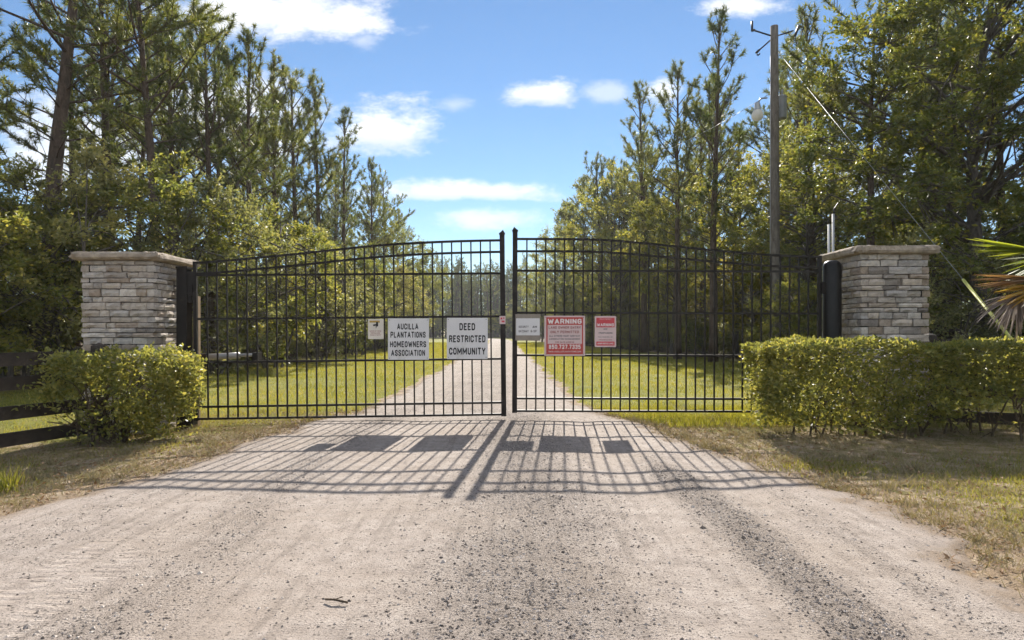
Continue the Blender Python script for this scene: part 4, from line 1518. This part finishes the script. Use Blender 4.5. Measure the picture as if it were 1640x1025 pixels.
board_fence('dark four-board fence at the far left beside the rounded bush', [(-4.42, 6.50), (-5.19, 4.30), (-5.96, 2.1)], (.817, .595, .320, .078), .125,
            [(-4.33, 6.55), (-5.10, 4.35), (-5.86, 2.15)])
board_fence('dark four-board fence at the right behind the clipped hedge', [(4.64, 6.95), (6.6, 5.9), (8.6, 4.85)], (.925, .68, .43, .155), .125,
            [(4.70, 7.05), (6.66, 6.0), (8.66, 4.95)])


# ------------------------------------------------------------------ hedge and bush
def hedge():
    rs = np.random.RandomState(61)
    A, B = np.array([2.38, 6.22]), np.array([5.75, 5.72])
    L = np.linalg.norm(B - A)
    ax = (B - A) / L
    nr = np.array([-ax[1], ax[0]])               # to the back
    hd, zb, zt = .46, .04, .885
    P, U = [], []

    def put(n, kind):
        u = rs.rand(n) * L
        v = rs.rand(n)
        if kind == 'front':
            d, z, o = np.full(n, -hd), zb + (zt - zb) * v ** .8, np.array([0, -1, .35])
        elif kind == 'top':
            d, z, o = -hd + 2 * hd * v, np.full(n, zt), np.array([0, -.15, 1])
        elif kind == 'back':
            d, z, o = np.full(n, hd), zb + (zt - zb) * v, np.array([0, 1, .35])
        elif kind == 'end':
            u = np.where(rs.rand(n) < .8, 0.0, L)
            d, z, o = -hd + 2 * hd * rs.rand(n), zb + (zt - zb) * v ** .8, np.array([-1, -.2, .35])
        else:
            d, z, o = -hd * .8 + 1.6 * hd * rs.rand(n), zb + .1 + (zt - zb - .15) * v, np.array([0, 0, .6])
        bulge = (fbm(u * 2.6 + 3, z * 3.6 + d * 2.6 + 9, 3) - .5) * .34 + (fbm(u * 8 + 1, z * 9 + d * 8, 2) - .5) * .16
        dep = np.abs(rs.randn(n)) * .045 - bulge
        if kind == 'front':
            # sides draw in towards the ground
            d = d + dep + (.16 * (1 - S((z - zb) / .45))) + .03
        elif kind == 'back':
            d = d - dep
        elif kind == 'top':
            z = z - dep * .45 - .04 * (np.abs(d) / hd) ** 4
        elif kind == 'end':
            u = np.where(u < L / 2, u + dep + .30 * (1 - S((z - zb) / .5)) * (z < .3), u - dep)
        x = A[0] + ax[0] * u + nr[0] * d
        y = A[1] + ax[1] * u + nr[1] * d
        # thin, leggy bottom, worst at the right
        low = z - (.10 + .34 * S((u - 1.55) / .55) + .22 * fbm(u * 2.0, u * 0 + 2, 2) - .08)
        k = (low > 0) | (rs.rand(n) < np.where(u > 1.8, .04, .10))
        k &= fbm(u * 5.5 + d * 4, z * 6.5 + 30, 2) + rs.rand(n) * .35 > .36
        k &= ~((z > .70) & (d < -.38) & (rs.rand(n) < .5))
        P.append(np.stack([x, y, z + hgt(x, y)], -1)[k])
        U.append(np.tile(o, (n, 1))[k])
    put(15500, 'front'); put(10500, 'top'); put(3800, 'back'); put(3200, 'end'); put(6500, 'in')
    P, U = np.concatenate(P), np.concatenate(U)
    t = thing('clipped_hedge', 'long clipped box-shaped hedge with yellow-green top in front of the right pillar', 'hedge', (4.0, 6.0, 0))
    mb = MB()
    leaf_quads(mb, P - np.array([4.0, 6.0, 0]), rs, rs.uniform(.026, .058, len(P)), .52, .25, up=U * .5)
    part('foliage', mb, 'hedge_leaf', t)
    for i in range(34):
        u = .35 + (i + rs.rand()) / 34 * (L - .4)
        d = rs.uniform(-.22, .25)
        b = np.array([A[0] + ax[0] * u + nr[0] * d - 4.0, A[1] + ax[1] * u + nr[1] * d - 6.0, -.05])
        mb = MB()
        C = bent(b, (rs.randn() * .12, rs.randn() * .12, 1), rs.uniform(.5, .7), 6, rs, 0, .12)
        mb.tube(C, np.linspace(.012, .004, 7), 6, False)
        for q in range(4):
            k = rs.randint(1, 5)
            C2 = bent(C[k], (rs.randn() * .7, rs.randn() * .7, .8), .3, 4, rs, 0, .2)
            mb.tube(C2, np.linspace(.007, .002, 5), 5, False)
        part('stem', mb, 'stem_bark', t, smooth=True)


def bush():
    rs = np.random.RandomState(71)
    c = np.array([-3.80, 6.18, float(hgt(-3.8, 6.18))])
    t = thing('rounded_bush', 'rounded leafy bush with bare lower stems in front of the left pillar', 'bush', tuple(c))
    N = 42000
    x = rs.uniform(-.74, .70, N)
    y = rs.uniform(-.50, .50, N)
    z = rs.uniform(0, .98, N)
    top = .90 + .03 * np.sin(x * 5) - .10 * S((np.abs(x) - .45) / .3) + (fbm(x * 4, y * 4 + 4, 2) - .5) * .16
    bot = np.where(x < -.30, .42 + .10 * np.sin(x * 9), np.where(x < .45, .16, .30)) + (fbm(x * 5 + 8, y * 5, 2) - .5) * .26
    wy = .46 * np.sqrt(np.clip(1 - (np.abs(x) / .80) ** 3, .02, 1)) * (.55 + .45 * S((z - .05) / .4))
    e = np.maximum.reduce([(z - top) / .10 + 1, np.abs(y) / wy, (bot - z) / .10 + 1, np.abs(x + .03) / .68])
    cl = fbm(x * 5.5 + 20, z * 6 + y * 5, 3)
    k = (e < 1.0 + (cl - .5) * .7) & (e > .35 + rs.rand(N) * .4) & (cl + rs.rand(N) * .30 > .60)
    P = np.stack([x, y, z], -1)[k]
    n = 700
    P2 = np.stack([rs.uniform(-.6, .7, n), rs.uniform(-.35, .3, n), rs.uniform(.02, .4, n)], -1)
    # loose sprays at the left
    P3 = []
    for (a, b, cc) in ((-.74, -.1, .84), (-.66, -.3, .55), (-.58, -.35, .44), (-.80, .05, .76), (.66, -.3, .86), (.68, -.1, .75)):
        P3.append(np.array([a, b, cc]) + rs.randn(110, 3) * np.array([.11, .1, .055]))
    P = np.concatenate([P, P2] + P3)
    P[:, 0] *= .90
    mb = MB()
    U = np.stack([P[:, 0] * .5, np.full(len(P), -.35), np.full(len(P), .55)], -1)
    leaf_quads(mb, P, rs, rs.uniform(.028, .06, len(P)), .52, .25, up=U * .6)
    part('foliage', mb, 'hedge_leaf', t)
    for i in range(15):
        mb = MB()
        a = rs.rand() * 6.28
        b = np.array([-.22 + rs.randn() * .16, rs.randn() * .10, -.06])
        C = bent(b, (rs.randn() * .42 + .05, rs.randn() * .25, 1), rs.uniform(.6, .85), 7, rs, 0, .13)
        mb.tube(C, np.linspace(.017, .005, 8), 6, False)
        for q in range(5):
            k_ = rs.randint(2, 6)
            C2 = bent(C[k_], (rs.randn() * .8, rs.randn() * .6, .7), .36, 4, rs, 0, .18)
            mb.tube(C2, np.linspace(.008, .002, 5), 5, False)
        part('stem', mb, 'stem_bark', t, smooth=True)


hedge()
bush()


# ------------------------------------------------------------------ palm at the right edge
def palm():
    rs = np.random.RandomState(81)
    X, Y = 4.98, 5.35
    z0 = float(hgt(X, Y))
    t = thing('small_palm', 'small fan palm with yellowing and dead fronds at the right edge', 'palm', (X, Y, z0))
    mb = MB()
    T = bent((0, 0, -.1), (0, 0, 1), 1.25, 8, rs, 0, .03)
    mb.tube(T, np.linspace(.11, .085, 9), 10)
    for i in range(40):                         # old leaf boots
        a, z = rs.rand() * 6.28, rs.uniform(.1, 1.1)
        d = np.array([math.cos(a), math.sin(a), 0])
        mb.tube(np.array([d * .08 + [0, 0, z], d * .17 + [0, 0, z + .13]]), [.03, .012], 5)
    part('trunk', mb, 'stem_bark', t)
    hub = np.array([0, 0, 1.15])
    # (fan centre, blade direction, blade length, spread, droop, material, roll)
    fr = [((-.50, -.05, 1.68), (-1, .1, .06), .58, .16, -.01, 'palm_green', .9),
          ((-.46, .0, 1.45), (-1, 0, -.04), .60, .13, -.04, 'palm_brown', .8),
          ((-.50, -.10, 1.37), (-1, -.1, -.20), .46, .24, -.10, 'palm_yellow', .9),
          ((-.74, -.12, 1.30), (-.80, 0, -.55), .40, .42, -.30, 'palm_dead', .9),
          ((-.70, -.10, 1.27), (-.45, 0, -.9), .36, .45, -.30, 'palm_dead', .9),
          ((-.44, -.16, 1.00), (-.55, -.2, -.8), .34, .45, -.35, 'palm_dead', .6),
          ((.10, -.45, 1.75), (.2, -1, .3), .6, .9, -.06, 'palm_green', .8), ((.45, .1, 1.75), (1, .2, .3), .6, .9, -.06, 'palm_green', .8),
          ((.1, .5, 1.7), (.2, 1, .3), .6, .9, -.06, 'palm_green', .8), ((.05, 0, 1.95), (.2, -.1, 1), .6, .8, -.04, 'palm_green', .8),
          ((.35, -.3, 1.3), (.8, -.5, -.2), .5, .7, -.15, 'palm_yellow', .6)]
    for (c, d, L, spread, droop, mat, roll) in fr:
        c = np.array(c)
        d = np.array(d, float)
        d /= np.linalg.norm(d)
        side = np.cross(d, [0, 0, 1.0])
        side /= np.linalg.norm(side)
        upv = np.cross(side, d)
        mb = MB()
        u = np.linspace(0, 1, 8)[:, None]
        mid = (hub + c) / 2 + np.array([0, 0, .12])
        C = (1 - u) ** 2 * hub + 2 * u * (1 - u) * mid + u ** 2 * c
        mb.tube(C, np.linspace(.016, .008, 8), 6, False)
        nb = 30
        for i in range(nb):
            a = (i / (nb - 1) - .5) * 2 * spread * 1.5
            dd = d * math.cos(a) + (side * math.cos(roll) + upv * math.sin(roll)) * math.sin(a) + rs.randn(3) * .05
            dd /= np.linalg.norm(dd)
            l = L * (1 - .28 * abs(a) / (spread * 1.5 + .01)) * rs.uniform(.85, 1.1)
            B = [c]
            for s_ in range(5):
                dd = dd + np.array([0, 0, droop * .35 * (s_ + 1) / 3])
                dd /= np.linalg.norm(dd)
                B.append(B[-1] + dd * l / 5)
            B = np.array(B)
            sd = np.cross(dd, upv + rs.randn(3) * .4)
            sd /= np.linalg.norm(sd) + 1e-9
            ws = np.array([.006, .012, .013, .010, .006, .001])[:, None]
            fold = upv * .35
            V = np.concatenate([B - sd * ws, B + fold * ws, B + sd * ws])
            Q = []
            for q in range(5):
                Q += [(q, q + 1, 6 + q + 1, 6 + q), (6 + q, 6 + q + 1, 12 + q + 1, 12 + q)]
            mb.add(V, None, Q)
        part('frond', mb, mat, t)


palm()


# ------------------------------------------------------------------ utility pole and its fittings
PY = 17.0


def at(px, py, y=PY):
    return np.array([(px - 820) * y / 1000, y, CAMZ - (py - 532) * y / 1000])


base = at(1242, 591)
base[2] = float(hgt(base[0], base[1]))
pl = thing('utility_pole', 'weathered wooden utility pole with steel brackets right of the gate centre', 'utility pole', tuple(base))
rel = lambda px, py, y=PY: at(px, py, y) - base
m = MB()
tp = rel(1240, 42)
u = np.linspace(0, 1, 12)[:, None]
C = np.array([0, 0, -.3]) * (1 - u) + tp * u
m.tube(C, np.linspace(.135, .10, 12), 16)
part('pole', m, 'pole_wood', pl, smooth=True)


def rod(name, pts, r, mat, parent, sides=8):
    mm = MB()
    mm.tube(np.array(pts), r, sides)
    return part(name, mm, mat, parent, smooth=True)


rod('bracket_arm', [rel(1234, 57), rel(1207, 48.5)], .022, 'dark_steel', pl)
rod('insulator', [rel(1204.5, 50), rel(1204.5, 34)], .030, 'dark_steel', pl, 10)
rod('insulator', [rel(1204, 49), rel(1209, 48)], .034, 'dark_steel', pl, 10)
rod('brace', [rel(1233, 65), rel(1222, 75), rel(1216, 80)], .020, 'dark_steel', pl)
rod('brace_end', [rel(1216, 80), rel(1211, 85)], .034, 'dark_steel', pl, 10)
rod('wire_hook', [rel(1212, 87), rel(1214, 88.5), rel(1217, 86)], .020, 'dark_steel', pl)
rod('bracket_arm', [rel(1246, 57), rel(1270.5, 49)], .020, 'dark_steel', pl)
rod('fuse_tube', [rel(1273, 58), rel(1279.5, 41)], .034, 'dark_steel', pl, 10)
rod('fuse_frame', [rel(1279.5, 41), rel(1287, 44), rel(1285.5, 48)], .018, 'dark_steel', pl)
rod('fuse_frame', [rel(1285.5, 48), rel(1281, 63), rel(1275, 65), rel(1273, 58)], .013, 'dark_steel', pl)
rod('ground_lead', [rel(1234, 90, PY - .1), rel(1233.5, 300, PY - .12), rel(1233.5, 560, PY - .15)], .010, 'grey_pvc', pl, 6)

tr = thing('pole_transformer', 'grey cylindrical transformer can on the back of the utility pole', 'transformer', tuple(at(1252.5, 190, PY + .2)))
m = MB(); m.lathe([(.001, 0), (.11, 0), (.12, .03), (.12, .56), (.125, .57), (.125, .60), (.10, .635), (.001, .645)], sides=20); part('tank', m, 'grey_can', tr, smooth=False)
rod('bushing', [(0, 0, .63), (.01, 0, .80)], .03, 'grey_can', tr)
rod('mounting_bracket', [(-.09, -.02, .3), (-.25, -.12, .3)], .03, 'dark_steel', tr)

yl = thing('yard_light', 'white bell-shaped yard light hanging on the left side of the utility pole', 'street light', tuple(at(1213, 193, PY - .35)))
m = MB(); m.lathe([(.001, .005), (.06, 0), (.11, .025), (.145, .08), (.15, .14), (.13, .22), (.095, .27)], sides=22); part('lens', m, 'lamp_lens', yl, smooth=True)
m = MB(); m.lathe([(.097, .27), (.10, .29), (.085, .31), (.075, .42), (.06, .47), (.001, .48)], sides=20); part('housing', m, 'galvanised', yl, smooth=True)
rod('arm', [(0, 0, .44), (.12, .08, .62), (.36, .26, .70)], .022, 'galvanised', yl)

gw = thing('guy_wire', 'steel guy wire with yellow guard sloping down behind the palm', 'guy wire', (7.13, 8.0, float(hgt(7.13, 8))))
o0 = np.array(gw.location)
top3 = at(1247, 84)
rod('wire', [np.zeros(3), top3 - o0], .0045, 'grey_can', gw, 6)
rod('guard', [(top3 - o0) * .012, (top3 - o0) * .212], .023, 'guard_yellow', gw, 10)
sw = thing('service_wire', 'thin cable running from the utility pole down into the right wood', 'cable', tuple(at(1233, 150)))
e3 = at(1062, 243, 21.6) - at(1233, 150)
us = np.linspace(0, 1, 14)
rod('cable', [e3 * a - np.array([0, 0, .35 * a * (1 - a)]) for a in us], .007, 'grey_can', sw, 6)
rd = thing('conduit_riser', 'pair of pale vertical conduit pipes rising behind the right pillar', 'conduit', ((1331 - 820) * .0084, 8.4, 0))
for dx, zz in ((-.028, 2.46), (.028, 2.60)):
    rod('pipe', [(dx, 0, -.1), (dx, 0, zz)], .015, 'grey_pvc', rd, 10)
    rod('lead', [(dx, 0, zz), (dx * 1.4, 0, zz + .07), (dx * 5 - .02, .05, zz + .16)], .006, 'dark_steel', rd, 5)
m = MB(); m.box(-.09, .09, .02, .06, 0.6, 1.0); part('meter_box', m, 'grey_can', rd)

# a twig lying on the road
tw = thing('fallen_twig', 'short brown twig lying on the gravel in the foreground', 'twig', (-.645, 2.29, .022))
rod('stick', [(-.045, .02, 0), (-.01, .004, .006), (.045, -.012, .002)], .004, 'stem_bark', tw, 6)
rod('side_shoot', [(-.01, .004, .005), (.02, .018, .010)], .002, 'stem_bark', tw, 5)


# ------------------------------------------------------------------ thin haze: slight distance fade, added to lift the dark woods
def haze(density, aniso):
    m, t = new_mat('haze_air')
    v = t.n('ShaderNodeVolumePrincipled', {'Color': (0.93, 0.96, 1.0, 1), 'Density': density, 'Anisotropy': aniso})
    o = t.n('ShaderNodeOutputMaterial')
    t.link(v.outputs[0], o.inputs['Volume'])
    mb = MB()
    mb.box(-115, 115, -14, 168, -1.0, 19.5)
    ob = obj('haze', mb.mesh('haze', 'haze_air'), kind='stuff')
    return ob


haze(0.00045, 0.3)
